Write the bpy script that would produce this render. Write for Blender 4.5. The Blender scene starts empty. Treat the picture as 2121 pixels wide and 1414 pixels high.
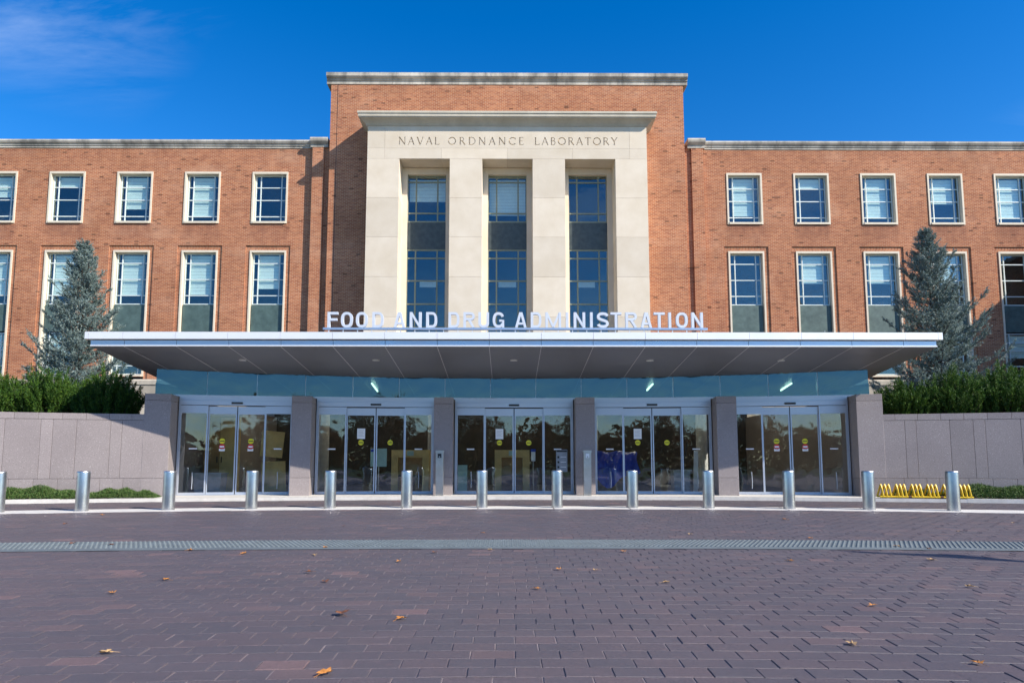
import bpy, bmesh, math, random
import numpy as np
from mathutils import Vector, Matrix

random.seed(7)
rng = np.random.default_rng(7)
R = math.radians
scene = bpy.context.scene
COL = scene.collection

# ------------------------------------------------------------------ camera
cd = bpy.data.cameras.new('camera'); cam = bpy.data.objects.new('camera', cd); COL.objects.link(cam)
cd.sensor_width = 36.0; cd.lens = 24.0; cd.shift_y = 0.0498; cd.clip_start = 0.1; cd.clip_end = 3000
cam.location = (0, 0, 1.2); cam.rotation_euler = (R(90 + 5.75), 0, R(-0.34))
scene.camera = cam

# ------------------------------------------------------------------ sky, sun, exposure
SUN = Vector((1.75, -1.0, 1.4)).normalized()
SUN_EL = math.asin(SUN.z); SUN_AZ = math.atan2(SUN.x, SUN.y)
w = bpy.data.worlds.new('World'); scene.world = w; w.use_nodes = True
nt = w.node_tree; nt.nodes.clear()
def wn(t, **k):
    n = nt.nodes.new(t)
    for a, b in k.items(): setattr(n, a, b)
    return n
out = wn('ShaderNodeOutputWorld'); bg = wn('ShaderNodeBackground'); bg.inputs[1].default_value = 0.146
sky = wn('ShaderNodeTexSky', sky_type='NISHITA'); sky.sun_disc = False
sky.sun_elevation = SUN_EL; sky.sun_rotation = SUN_AZ; sky.altitude = 100
sky.air_density = 1.0; sky.dust_density = 0.15; sky.ozone_density = 3.0
hs = wn('ShaderNodeHueSaturation'); hs.inputs['Saturation'].default_value = 1.42; hs.inputs['Hue'].default_value = 0.509
nt.links.new(sky.outputs[0], hs.inputs['Color'])
tc = wn('ShaderNodeTexCoord'); sep = wn('ShaderNodeSeparateXYZ'); nt.links.new(tc.outputs['Generated'], sep.inputs[0])
zz = wn('ShaderNodeMath', operation='MAXIMUM'); nt.links.new(sep.outputs[2], zz.inputs[0]); zz.inputs[1].default_value = 0.02
zo = wn('ShaderNodeMath', operation='ADD'); nt.links.new(zz.outputs[0], zo.inputs[0]); zo.inputs[1].default_value = 0.12
dx = wn('ShaderNodeMath', operation='DIVIDE'); nt.links.new(sep.outputs[0], dx.inputs[0]); nt.links.new(zo.outputs[0], dx.inputs[1])
dy = wn('ShaderNodeMath', operation='DIVIDE'); nt.links.new(sep.outputs[1], dy.inputs[0]); nt.links.new(zo.outputs[0], dy.inputs[1])
cb = wn('ShaderNodeCombineXYZ'); nt.links.new(dx.outputs[0], cb.inputs[0]); nt.links.new(dy.outputs[0], cb.inputs[1])
mp1 = wn('ShaderNodeMapping'); nt.links.new(cb.outputs[0], mp1.inputs[0]); mp1.inputs['Rotation'].default_value = (0, 0, R(35)); mp1.inputs['Scale'].default_value = (0.9, 2.6, 1); mp1.inputs['Location'].default_value = (3.1, 1.7, 0)
n1 = wn('ShaderNodeTexNoise'); n1.inputs['Scale'].default_value = 1.5; n1.inputs['Detail'].default_value = 9; n1.inputs['Roughness'].default_value = 0.62; n1.inputs['Distortion'].default_value = 0.5
nt.links.new(mp1.outputs[0], n1.inputs['Vector'])
r1 = wn('ShaderNodeMapRange'); r1.inputs[1].default_value = 0.46; r1.inputs[2].default_value = 0.98; nt.links.new(n1.outputs[0], r1.inputs[0])
n2 = wn('ShaderNodeTexNoise'); n2.inputs['Scale'].default_value = 0.55; n2.inputs['Detail'].default_value = 2
mp2 = wn('ShaderNodeMapping'); nt.links.new(cb.outputs[0], mp2.inputs[0]); mp2.inputs['Location'].default_value = (1.9, 0.9, 0)
nt.links.new(mp2.outputs[0], n2.inputs['Vector'])
r2 = wn('ShaderNodeMapRange'); r2.inputs[1].default_value = 0.50; r2.inputs[2].default_value = 0.72; nt.links.new(n2.outputs[0], r2.inputs[0])
mm = wn('ShaderNodeMath', operation='MULTIPLY'); nt.links.new(r1.outputs[0], mm.inputs[0]); nt.links.new(r2.outputs[0], mm.inputs[1])
mx = wn('ShaderNodeMix', data_type='RGBA'); nt.links.new(mm.outputs[0], mx.inputs[0]); nt.links.new(hs.outputs[0], mx.inputs[6]); mx.inputs[7].default_value = (5.6, 6.3, 7.3, 1)
nt.links.new(mx.outputs[2], bg.inputs[0]); nt.links.new(bg.outputs[0], out.inputs[0])

sl = bpy.data.lights.new('sun', 'SUN'); sl.energy = 5.0; sl.angle = R(0.53); sl.color = (1.0, 0.93, 0.82)
so = bpy.data.objects.new('sun', sl); COL.objects.link(so); so.location = (30, -20, 40)
so.rotation_euler = SUN.to_track_quat('Z', 'Y').to_euler()
vs = scene.view_settings; vs.view_transform = 'Standard'; vs.look = 'None'; vs.exposure = 0.5; vs.gamma = 1.0; vs.use_curve_mapping = False

# ------------------------------------------------------------------ material helpers
def mat(name):
    m = bpy.data.materials.new(name); m.use_nodes = True
    t = m.node_tree; b = t.nodes['Principled BSDF']
    return m, t, b
def N(t, typ, ins=None, **k):
    n = t.nodes.new(typ)
    for a, b in k.items(): setattr(n, a, b)
    if ins:
        for a, b in ins.items():
            if hasattr(b, 'is_linked') or isinstance(b, bpy.types.NodeSocket): t.links.new(b, n.inputs[a])
            else: n.inputs[a].default_value = b
    return n
def mixc(t, fac, a, b, mode='MIX'):
    n = t.nodes.new('ShaderNodeMix'); n.data_type = 'RGBA'; n.blend_type = mode
    for i, v in ((0, fac), (6, a), (7, b)):
        if isinstance(v, bpy.types.NodeSocket): t.links.new(v, n.inputs[i])
        else: n.inputs[i].default_value = v if i == 0 else tuple(v) + ((1,) if len(v) == 3 else ())
    return n.outputs[2]
def ramp(t, fac, lo, hi, a=0.0, b=1.0):
    n = t.nodes.new('ShaderNodeMapRange'); t.links.new(fac, n.inputs[0])
    n.inputs[1].default_value = lo; n.inputs[2].default_value = hi; n.inputs[3].default_value = a; n.inputs[4].default_value = b
    return n.outputs[0]
def pos(t): return t.nodes.new('ShaderNodeNewGeometry').outputs['Position']
def noise(t, vec, scale, detail=3, rough=0.5):
    return N(t, 'ShaderNodeTexNoise', {'Vector': vec, 'Scale': scale, 'Detail': detail, 'Roughness': rough}).outputs[0]
def bump(t, b, height, strength, dist=0.02):
    n = N(t, 'ShaderNodeBump', {'Height': height, 'Strength': strength, 'Distance': dist}); t.links.new(n.outputs[0], b.inputs['Normal'])
def simple(name, col, rough=0.6, metal=0.0, var=0.12, scale=6.0, bmp=0.0):
    m, t, b = mat(name)
    p = pos(t); n = noise(t, p, scale, 5, 0.6)
    c = mixc(t, ramp(t, n, 0.3, 0.7), tuple(x * (1 - var) for x in col), tuple(min(1, x * (1 + var)) for x in col))
    t.links.new(c, b.inputs['Base Color']); b.inputs['Metallic'].default_value = metal
    t.links.new(ramp(t, n, 0.3, 0.7, max(0.02, rough - 0.06), min(1, rough + 0.06)), b.inputs['Roughness'])
    if bmp: bump(t, b, noise(t, p, scale * 8, 4), bmp)
    return m
M = {}
def brick_mat(name, vertical=False):
    m, t, b = mat(name)
    p = pos(t); s = N(t, 'ShaderNodeSeparateXYZ', {0: p})
    u = N(t, 'ShaderNodeMath', {0: s.outputs[0], 1: s.outputs[1]}, operation='ADD').outputs[0]
    v = s.outputs[2]
    cbn = N(t, 'ShaderNodeCombineXYZ', {0: v if vertical else u, 1: u if vertical else v})
    br = t.nodes.new('ShaderNodeTexBrick'); t.links.new(cbn.outputs[0], br.inputs['Vector'])
    br.inputs['Scale'].default_value = 1.0; br.inputs['Brick Width'].default_value = 0.235 if vertical else 0.213; br.inputs['Row Height'].default_value = 0.0745 if vertical else 0.0705
    br.inputs['Mortar Size'].default_value = 0.0078; br.inputs['Mortar Smooth'].default_value = 0.25; br.inputs['Bias'].default_value = 0.0
    br.inputs['Color1'].default_value = (0.54, 0.21, 0.10, 1); br.inputs['Color2'].default_value = (0.365, 0.12, 0.06, 1); br.inputs['Mortar'].default_value = (0.66, 0.46, 0.30, 1)
    # occasional burnt bricks: noise sampled once per brick cell
    un = N(t, 'ShaderNodeMath', {0: u, 1: 0.213}, operation='SNAP').outputs[0]
    vn = N(t, 'ShaderNodeMath', {0: v, 1: 0.0705}, operation='SNAP').outputs[0]
    cell = N(t, 'ShaderNodeCombineXYZ', {0: un, 1: vn})
    wnz = N(t, 'ShaderNodeTexWhiteNoise', {'Vector': cell.outputs[0]}, noise_dimensions='3D')
    c = mixc(t, ramp(t, wnz.outputs[0], 0.983, 0.99, 0, 0.7), br.outputs[0], (0.10, 0.045, 0.03))
    big = noise(t, N(t, 'ShaderNodeMapping', {0: p, 'Scale': (0.35, 0.35, 0.55)}).outputs[0], 1.0, 6, 0.65)
    c = mixc(t, ramp(t, big, 0.34, 0.68), c, mixc(t, 1.0, c, (0.78, 0.76, 0.74), 'MULTIPLY'))
    pale = noise(t, N(t, 'ShaderNodeMapping', {0: p, 'Location': (7, 3, 1), 'Scale': (0.5, 0.5, 0.9)}).outputs[0], 1.0, 5, 0.6)
    c = mixc(t, ramp(t, pale, 0.54, 0.76, 0, 0.32), c, (0.66, 0.42, 0.28))
    c = mixc(t, ramp(t, noise(t, p, 2.2, 4, 0.7), 0.5, 0.72, 0, 0.35), c, (0.24, 0.085, 0.05))
    ax = N(t, 'ShaderNodeMath', {0: s.outputs[0]}, operation='ABSOLUTE').outputs[0]
    md = N(t, 'ShaderNodeMath', {0: N(t, 'ShaderNodeMath', {0: ax, 1: -11.87 + 1.686}, operation='ADD').outputs[0], 1: 3.372}, operation='FLOORED_MODULO').outputs[0]
    off = N(t, 'ShaderNodeMath', {0: N(t, 'ShaderNodeMath', {0: md, 1: -1.686}, operation='ADD').outputs[0]}, operation='ABSOLUTE').outputs[0]
    under = N(t, 'ShaderNodeMath', {0: ramp(t, off, 0.75, 1.1, 1, 0), 1: ramp(t, v, 11.75, 12.9, 0, 1)}, operation='MULTIPLY').outputs[0]
    under = N(t, 'ShaderNodeMath', {0: under, 1: ramp(t, v, 12.93, 12.96, 1, 0)}, operation='MULTIPLY').outputs[0]
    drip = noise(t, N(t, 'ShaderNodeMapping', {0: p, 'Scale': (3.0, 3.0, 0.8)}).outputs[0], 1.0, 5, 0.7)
    under = N(t, 'ShaderNodeMath', {0: under, 1: ramp(t, drip, 0.3, 0.65, 0.1, 0.75)}, operation='MULTIPLY').outputs[0]
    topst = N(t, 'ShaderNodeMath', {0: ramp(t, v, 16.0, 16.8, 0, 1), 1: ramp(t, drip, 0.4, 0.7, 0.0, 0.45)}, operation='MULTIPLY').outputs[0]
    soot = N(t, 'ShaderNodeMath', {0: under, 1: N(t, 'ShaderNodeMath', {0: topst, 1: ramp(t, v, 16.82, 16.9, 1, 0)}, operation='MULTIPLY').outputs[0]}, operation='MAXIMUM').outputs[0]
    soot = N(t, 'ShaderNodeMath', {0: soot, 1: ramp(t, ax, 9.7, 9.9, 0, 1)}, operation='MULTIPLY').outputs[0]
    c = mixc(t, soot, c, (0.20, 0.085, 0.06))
    t.links.new(c, b.inputs['Base Color']); b.inputs['Roughness'].default_value = 0.9; b.inputs['Specular IOR Level'].default_value = 0.2
    bump(t, b, ramp(t, br.outputs[1], 0, 1, 1, 0), 0.5, 0.008)
    return m
M['brick'] = brick_mat('brick_wall_material'); M['soldier'] = brick_mat('soldier_course_material', True)

def stone_mat(name, base, dark, stain=0.0, spec=0.25):
    m, t, b = mat(name); p = pos(t)
    oi = t.nodes.new('ShaderNodeObjectInfo')
    n = noise(t, p, 1.1, 7, 0.6); f = noise(t, p, 34, 3, 0.6)
    c = mixc(t, ramp(t, n, 0.3, 0.7), base, dark)
    c = mixc(t, ramp(t, f, 0.35, 0.65, 0, 0.12), c, (0.30, 0.24, 0.17))
    hv = N(t, 'ShaderNodeHueSaturation', {'Color': c, 'Value': ramp(t, oi.outputs['Random'], 0, 1, 0.87, 1.05)})
    c = hv.outputs[0]
    if stain:
        vst = N(t, 'ShaderNodeMapping', {0: p, 'Scale': (0.9, 0.9, 0.25)}).outputs[0]
        sn = noise(t, vst, 1.6, 6, 0.65)
        c = mixc(t, ramp(t, sn, 0.42, 0.62, 0, stain), c, (0.085, 0.083, 0.075))
    t.links.new(c, b.inputs['Base Color']); b.inputs['Roughness'].default_value = 0.85; b.inputs['Specular IOR Level'].default_value = spec
    bump(t, b, f, 0.15, 0.01)
    return m
M['limestone'] = stone_mat('limestone_material', (0.80, 0.70, 0.565), (0.71, 0.605, 0.465))
M['coping'] = stone_mat('weathered_coping_material', (0.70, 0.64, 0.54), (0.56, 0.51, 0.43), 0.6)
M['plinth'] = stone_mat('plinth_material', (0.60, 0.54, 0.44), (0.50, 0.44, 0.35), 0.3)
M['cornice'] = stone_mat('portal_cornice_material', (0.66, 0.60, 0.49), (0.56, 0.50, 0.39), 0.12)
M['surround'] = simple('window_surround_material', (0.72, 0.63, 0.49), 0.75, var=0.06)

def granite_mat():
    m, t, b = mat('granite_material'); p = pos(t); oi = t.nodes.new('ShaderNodeObjectInfo')
    vor = N(t, 'ShaderNodeTexVoronoi', {'Vector': p, 'Scale': 75.0})
    c = mixc(t, ramp(t, noise(t, p, 130, 2), 0.35, 0.65), (0.225, 0.19, 0.185), (0.40, 0.35, 0.338))
    c = mixc(t, ramp(t, noise(t, p, 60, 2), 0.6, 0.7, 0, 0.6), c, (0.10, 0.085, 0.085))
    v2 = N(t, 'ShaderNodeTexVoronoi', {'Vector': p, 'Scale': 20.0, 'Randomness': 1.0})
    c = mixc(t, ramp(t, v2.outputs['Distance'], 0.07, 0.16, 0.95, 0.0), c, (0.72, 0.66, 0.62))
    c = mixc(t, ramp(t, noise(t, p, 0.8, 5, 0.6), 0.35, 0.7, 0, 0.25), c, (0.17, 0.14, 0.14))
    hv = N(t, 'ShaderNodeHueSaturation', {'Color': c, 'Value': ramp(t, oi.outputs['Random'], 0, 1, 0.92, 1.06)})
    t.links.new(hv.outputs[0], b.inputs['Base Color']); b.inputs['Roughness'].default_value = 0.55; b.inputs['Specular IOR Level'].default_value = 0.35
    return m
M['granite'] = granite_mat()

def paver_mat():
    m, t, b = mat('paver_material'); p = pos(t); oi = t.nodes.new('ShaderNodeObjectInfo'); ge = t.nodes.new('ShaderNodeNewGeometry')
    r = N(t, 'ShaderNodeMath', {0: N(t, 'ShaderNodeMath', {0: oi.outputs['Random'], 1: ge.outputs['Random Per Island']}, operation='ADD').outputs[0]}, operation='FRACT').outputs[0]
    cr = t.nodes.new('ShaderNodeValToRGB'); t.links.new(r, cr.inputs[0]); e = cr.color_ramp.elements
    e[0].position = 0.0; e[0].color = (0.096, 0.090, 0.106, 1); e[1].position = 1.0; e[1].color = (0.190, 0.130, 0.132, 1)
    for q, cc in ((0.35, (0.103, 0.093, 0.108, 1)), (0.65, (0.112, 0.096, 0.109, 1)), (0.93, (0.122, 0.100, 0.111, 1)), (0.975, (0.15, 0.112, 0.117, 1))):
        x = e.new(q); x.color = cc
    sp = noise(t, p, 95, 5, 0.85); c = mixc(t, ramp(t, sp, 0.36, 0.66), mixc(t, 1.0, cr.outputs[0], (0.42, 0.42, 0.42), 'MULTIPLY'), mixc(t, 1.0, cr.outputs[0], (1.75, 1.68, 1.64), 'MULTIPLY'))
    c = mixc(t, ramp(t, noise(t, p, 420, 1), 0.68, 0.74, 0, 0.55), c, (0.42, 0.38, 0.38))
    c = mixc(t, ramp(t, noise(t, N(t, 'ShaderNodeMapping', {0: p, 'Scale': (0.25, 1.6, 1)}).outputs[0], 1.0, 6, 0.7), 0.46, 0.72, 0, 0.45), c, mixc(t, 1.0, c, (1.5, 1.4, 1.35), 'MULTIPLY'))
    c = mixc(t, ramp(t, noise(t, p, 16, 6, 0.75), 0.52, 0.72, 0, 0.6), c, (0.20, 0.135, 0.135))
    c = mixc(t, ramp(t, noise(t, p, 0.55, 6, 0.65), 0.4, 0.75, 0, 0.4), c, (0.085, 0.075, 0.09))
    c = mixc(t, ramp(t, noise(t, p, 2.3, 5, 0.7), 0.63, 0.8, 0, 0.35), c, (0.27, 0.22, 0.22))
    c = mixc(t, 1.0, c, (0.88, 0.85, 0.82), 'MULTIPLY')
    t.links.new(c, b.inputs['Base Color']); t.links.new(ramp(t, sp, 0.3, 0.7, 0.40, 0.62), b.inputs['Roughness']); b.inputs['Specular IOR Level'].default_value = 0.6
    bump(t, b, sp, 0.7, 0.006)
    return m
M['paver'] = paver_mat()
M['joint'] = simple('joint_sand_material', (0.27, 0.22, 0.21), 0.95, var=0.35, scale=3)
M['concrete'] = simple('pale_concrete_material', (0.62, 0.59, 0.54), 0.85, var=0.10, scale=5)
M['tactile'] = simple('tactile_strip_material', (0.135, 0.16, 0.165), 0.7, var=0.18, scale=4)
M['soil'] = simple('mulch_material', (0.10, 0.065, 0.045), 0.95, var=0.4, scale=12, bmp=0.5)
M['lawn'] = simple('lawn_material', (0.06, 0.095, 0.025), 0.95, var=0.4, scale=1.5)
M['asphalt'] = simple('asphalt_material', (0.05, 0.05, 0.052), 0.9, var=0.2, scale=3)
M['steel'] = None
def steel_mat():
    m, t, b = mat('brushed_steel_material')
    tcn = t.nodes.new('ShaderNodeTexCoord')
    n = noise(t, N(t, 'ShaderNodeMapping', {0: tcn.outputs['Object'], 'Scale': (30, 30, 240)}).outputs[0], 1.0, 3)
    g = noise(t, tcn.outputs['Object'], 3.0, 5, 0.6)
    t.links.new(mixc(t, ramp(t, g, 0.4, 0.75), (0.60, 0.60, 0.60), (0.44, 0.435, 0.42)), b.inputs['Base Color'])
    b.inputs['Metallic'].default_value = 1.0; t.links.new(ramp(t, n, 0.3, 0.7, 0.27, 0.38), b.inputs['Roughness'])
    b.inputs['Anisotropic'].default_value = 0.6
    return m
M['steel'] = steel_mat()
M['alu'] = simple('aluminium_panel_material', (0.86, 0.85, 0.84), 0.36, metal=0.25, var=0.02, scale=1.2)
M['roofing'] = simple('dark_roofing_material', (0.09, 0.09, 0.09), 0.9)
M['alu_low'] = simple('aluminium_lower_panel_material', (0.50, 0.55, 0.64), 0.3, metal=0.75, var=0.03, scale=1.2)
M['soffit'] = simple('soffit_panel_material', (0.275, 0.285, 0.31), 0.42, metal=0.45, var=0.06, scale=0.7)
M['door_metal'] = simple('door_aluminium_material', (0.56, 0.60, 0.66), 0.42, metal=0.6, var=0.02, scale=0.8)
M['letter'] = simple('sign_letter_material', (0.62, 0.66, 0.72), 0.45, metal=0.1, var=0.04)
M['bronze'] = simple('window_bronze_green_material', (0.24, 0.25, 0.17), 0.5, metal=0.2)
M['whiteframe'] = simple('white_window_frame_material', (0.66, 0.72, 0.70), 0.45, var=0.05)
M['slate'] = simple('green_slate_panel_material', (0.075, 0.12, 0.11), 0.5, var=0.25, scale=4)
M['darkslate'] = simple('dark_slate_panel_material', (0.055, 0.068, 0.065), 0.4, var=0.3, scale=5)
M['blind'] = simple('blind_material', (0.78, 0.83, 0.79), 0.8, var=0.05)
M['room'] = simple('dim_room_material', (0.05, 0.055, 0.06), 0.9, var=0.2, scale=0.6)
M['yellow'] = simple('yellow_paint_material', (0.80, 0.52, 0.02), 0.4, var=0.12)
M['black'] = simple('black_plastic_material', (0.02, 0.02, 0.022), 0.35)
M['wood'] = simple('maple_wood_material', (0.74, 0.52, 0.20), 0.55, var=0.15, scale=3)
M['wood_dark'] = simple('brown_wood_material', (0.42, 0.24, 0.09), 0.5, var=0.2, scale=3)
M['tarp'] = simple('blue_tarp_material', (0.02, 0.07, 0.52), 0.35, var=0.3, scale=4)
M['paper'] = simple('white_paper_material', (0.82, 0.83, 0.83), 0.7, var=0.02)
M['teal'] = simple('pale_green_board_material', (0.42, 0.60, 0.54), 0.5, var=0.05)
M['binmat'] = simple('grey_bin_material', (0.30, 0.33, 0.36), 0.5)
M['sticker_y'] = simple('yellow_sticker_material', (0.72, 0.66, 0.02), 0.5, var=0.03)
M['sticker_r'] = simple('red_sticker_material', (0.62, 0.03, 0.03), 0.5, var=0.03)
M['rust'] = simple('rusty_joint_material', (0.13, 0.05, 0.02), 0.8, var=0.3)
M['bark'] = simple('bark_material', (0.09, 0.065, 0.05), 0.9, var=0.35, scale=20)
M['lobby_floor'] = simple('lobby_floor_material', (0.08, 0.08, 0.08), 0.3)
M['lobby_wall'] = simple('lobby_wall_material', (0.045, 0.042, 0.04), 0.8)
M['lobby_ceiling'] = simple('lobby_ceiling_material', (0.5, 0.5, 0.5), 0.8)

def glass_mat(name, tint, base, gain, gloss=(1, 1, 1)):
    m, t, b = mat(name); t.nodes.remove(b); o = t.nodes['Material Output']
    lw = N(t, 'ShaderNodeLayerWeight', {'Blend': 0.5})
    p5 = N(t, 'ShaderNodeMath', {0: lw.outputs['Facing'], 1: 4.0}, operation='POWER')
    fac = N(t, 'ShaderNodeMath', {0: p5.outputs[0], 1: gain * 0.85, 2: base + 0.035}, operation='MULTIPLY_ADD'); fac.use_clamp = True
    tr = N(t, 'ShaderNodeBsdfTransparent', {'Color': tint + (1,)}); gl = N(t, 'ShaderNodeBsdfGlossy', {'Color': gloss + (1,), 'Roughness': 0.0})
    bn = N(t, 'ShaderNodeBump', {'Height': noise(t, pos(t), 1.3, 2), 'Strength': 0.12, 'Distance': 0.06}); t.links.new(bn.outputs[0], gl.inputs['Normal'])
    ms = N(t, 'ShaderNodeMixShader', {0: fac.outputs[0], 1: tr.outputs[0], 2: gl.outputs[0]}); t.links.new(ms.outputs[0], o.inputs[0])
    return m
M['glass_win'] = glass_mat('window_glass_material', (0.92, 0.975, 0.965), 0.045, 1.0, (0.8, 0.95, 1.0))
M['glass_door'] = glass_mat('door_glass_material', (0.92, 0.94, 0.92), 0.045, 1.0, (0.72, 0.84, 1.0))
M['glass_top'] = glass_mat('clerestory_glass_material', (0.30, 0.46, 0.52), 0.075, 1.1, (0.50, 0.76, 0.90))

def leaf_mat(name, cols, trans=0.15, rough=0.6):
    m, t, b = mat(name); ge = t.nodes.new('ShaderNodeNewGeometry'); oi = t.nodes.new('ShaderNodeObjectInfo')
    cr = t.nodes.new('ShaderNodeValToRGB'); t.links.new(ge.outputs['Random Per Island'], cr.inputs[0]); e = cr.color_ramp.elements
    e[0].color = cols[0] + (1,); e[1].color = cols[-1] + (1,)
    for i, c in enumerate(cols[1:-1]): x = e.new((i + 1) / (len(cols) - 1)); x.color = c + (1,)
    big = noise(t, pos(t), 1.4, 3)
    c = mixc(t, ramp(t, big, 0.35, 0.65, 0, 0.3), cr.outputs[0], cols[0])
    t.links.new(c, b.inputs['Base Color']); b.inputs['Roughness'].default_value = rough; b.inputs['Specular IOR Level'].default_value = 0.3
    tl = N(t, 'ShaderNodeBsdfTranslucent', {'Color': c}); ms = N(t, 'ShaderNodeMixShader', {0: trans, 1: b.outputs[0], 2: tl.outputs[0]})
    t.links.new(ms.outputs[0], t.nodes['Material Output'].inputs[0])
    return m
M['needle'] = leaf_mat('blue_needle_material', [(0.10, 0.15, 0.135), (0.18, 0.25, 0.23), (0.27, 0.35, 0.33), (0.38, 0.45, 0.42)])
M['yew'] = leaf_mat('yew_leaf_material', [(0.012, 0.040, 0.006), (0.034, 0.095, 0.010), (0.065, 0.15, 0.014), (0.12, 0.19, 0.022)])
M['juniper'] = leaf_mat('juniper_leaf_material', [(0.035, 0.075, 0.018), (0.07, 0.15, 0.03), (0.12, 0.20, 0.05), (0.17, 0.19, 0.07)])
M['autumn'] = leaf_mat('autumn_leaf_material', [(0.10, 0.07, 0.025), (0.26, 0.10, 0.03), (0.36, 0.16, 0.045), (0.18, 0.12, 0.04)])
M['dry_orange'] = simple('orange_leaf_material', (0.50, 0.20, 0.04), 0.6, var=0.3, scale=40)
M['dry_tan'] = simple('tan_leaf_material', (0.46, 0.29, 0.13), 0.6, var=0.3, scale=40)
M['dry_brown'] = simple('brown_leaf_material', (0.20, 0.075, 0.03), 0.6, var=0.3, scale=40)
def emis(name, col, s):
    m, t, b = mat(name); b.inputs['Emission Color'].default_value = col + (1,); b.inputs['Emission Strength'].default_value = s; return m
M['tube'] = emis('lit_tube_material', (1.0, 0.78, 0.45), 9.0)
M['tube_fill'] = emis('fill_tube_material', (1.0, 0.9, 0.7), 8.0)  # glow of the added, unseen fill tubes deep in the lobby

# ------------------------------------------------------------------ mesh helpers
class MB:
    def __init__(s): s.v = []; s.f = []
    def box(s, x0, x1, y0, y1, z0, z1):
        n = len(s.v)
        s.v += [(x0, y0, z0), (x1, y0, z0), (x1, y1, z0), (x0, y1, z0), (x0, y0, z1), (x1, y0, z1), (x1, y1, z1), (x0, y1, z1)]
        s.f += [tuple(n + i for i in q) for q in ((0, 3, 2, 1), (4, 5, 6, 7), (0, 1, 5, 4), (1, 2, 6, 5), (2, 3, 7, 6), (3, 0, 4, 7))]
        return s
    def quad(s, a, b, c, d):
        n = len(s.v); s.v += [a, b, c, d]; s.f.append((n, n + 1, n + 2, n + 3)); return s
    def profile_x(s, prof, x0, x1):           # closed (y,z) outline extruded along x
        n = len(s.v); k = len(prof)
        s.v += [(x0, y, z) for y, z in prof] + [(x1, y, z) for y, z in prof]
        s.f += [(n + i, n + (i + 1) % k, n + k + (i + 1) % k, n + k + i) for i in range(k)]
        s.f += [tuple(n + i for i in range(k))[::-1], tuple(n + k + i for i in range(k))]
        return s
    def lathe(s, prof, seg=24, cx=0, cy=0):    # (r,z) bottom to top
        n = len(s.v)
        for r, z in prof: s.v += [(cx + r * math.cos(2 * math.pi * i / seg), cy + r * math.sin(2 * math.pi * i / seg), z) for i in range(seg)]
        for j in range(len(prof) - 1):
            for i in range(seg): s.f.append((n + j * seg + i, n + j * seg + (i + 1) % seg, n + (j + 1) * seg + (i + 1) % seg, n + (j + 1) * seg + i))
        s.f.append(tuple(n + i for i in range(seg))[::-1]); s.f.append(tuple(n + (len(prof) - 1) * seg + i for i in range(seg)))
        return s
    def tube(s, pts, rad, seg=8):
        n = len(s.v); k = len(pts)
        for i, p in enumerate(pts):
            p = Vector(p); d = (Vector(pts[min(i + 1, k - 1)]) - Vector(pts[max(i - 1, 0)])).normalized()
            a = d.cross(Vector((0, 0, 1))); a = d.cross(Vector((1, 0, 0))) if a.length < 0.05 else a
            a.normalize(); b = d.cross(a); r = rad[i] if isinstance(rad, (list, tuple)) else rad
            for j in range(seg):
                q = 2 * math.pi * j / seg; s.v.append(tuple(p + a * (r * math.cos(q)) + b * (r * math.sin(q))))
        for i in range(k - 1):
            for j in range(seg): s.f.append((n + i * seg + j, n + i * seg + (j + 1) % seg, n + (i + 1) * seg + (j + 1) % seg, n + (i + 1) * seg + j))
        s.f.append(tuple(n + j for j in range(seg))[::-1]); s.f.append(tuple(n + (k - 1) * seg + j for j in range(seg)))
        return s
    def mesh(s, name, m, smooth=False, fix=True):
        me = bpy.data.meshes.new(name); me.from_pydata(s.v, [], s.f); me.materials.append(M[m])
        if fix:
            bm = bmesh.new(); bm.from_mesh(me); bmesh.ops.recalc_face_normals(bm, faces=bm.faces); bm.to_mesh(me); bm.free()
        if smooth:
            me.shade_smooth()
            try: me.set_sharp_from_angle(angle=R(40))
            except Exception: pass
        return me
    def build(s, name, m, parent=None, smooth=False, fix=True): return link(name, s.mesh(name, m, smooth, fix), parent)
def link(name, me, parent=None, loc=(0, 0, 0), rz=0.0):
    o = bpy.data.objects.new(name, me); COL.objects.link(o); o.parent = parent; o.location = loc; o.rotation_euler = (0, 0, rz); return o
def tag(o, label=None, cat=None, group=None, kind=None):
    if label: o['label'] = label
    if cat: o['category'] = cat
    if group: o['group'] = group
    if kind: o['kind'] = kind
    return o
def empty(name, loc=(0, 0, 0), rz=0.0):
    o = bpy.data.objects.new(name, None); COL.objects.link(o); o.location = loc; o.rotation_euler = (0, 0, rz); o.empty_display_size = 0.2; return o
def copy_tree(o, parent=None):
    c = o.copy(); COL.objects.link(c); c.parent = parent
    for ch in list(o.children): copy_tree(ch, c)
    return c
def bevel(me, wd=0.006, seg=1):
    bm = bmesh.new(); bm.from_mesh(me); bmesh.ops.bevel(bm, geom=list(bm.edges), offset=wd, segments=seg, affect='EDGES', profile=0.5); bm.to_mesh(me); bm.free(); return me
_bx = {}
def boxmesh(name, sx, sy, sz, m, bv=0.0):     # box centred in x and y, standing on z=0
    k = (name, round(sx, 4), round(sy, 4), round(sz, 4), m, bv)
    if k not in _bx:
        me = MB().box(-sx / 2, sx / 2, -sy / 2, sy / 2, 0, sz).mesh(name, m)
        if bv: bevel(me, bv)
        _bx[k] = me
    return _bx[k]
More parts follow.
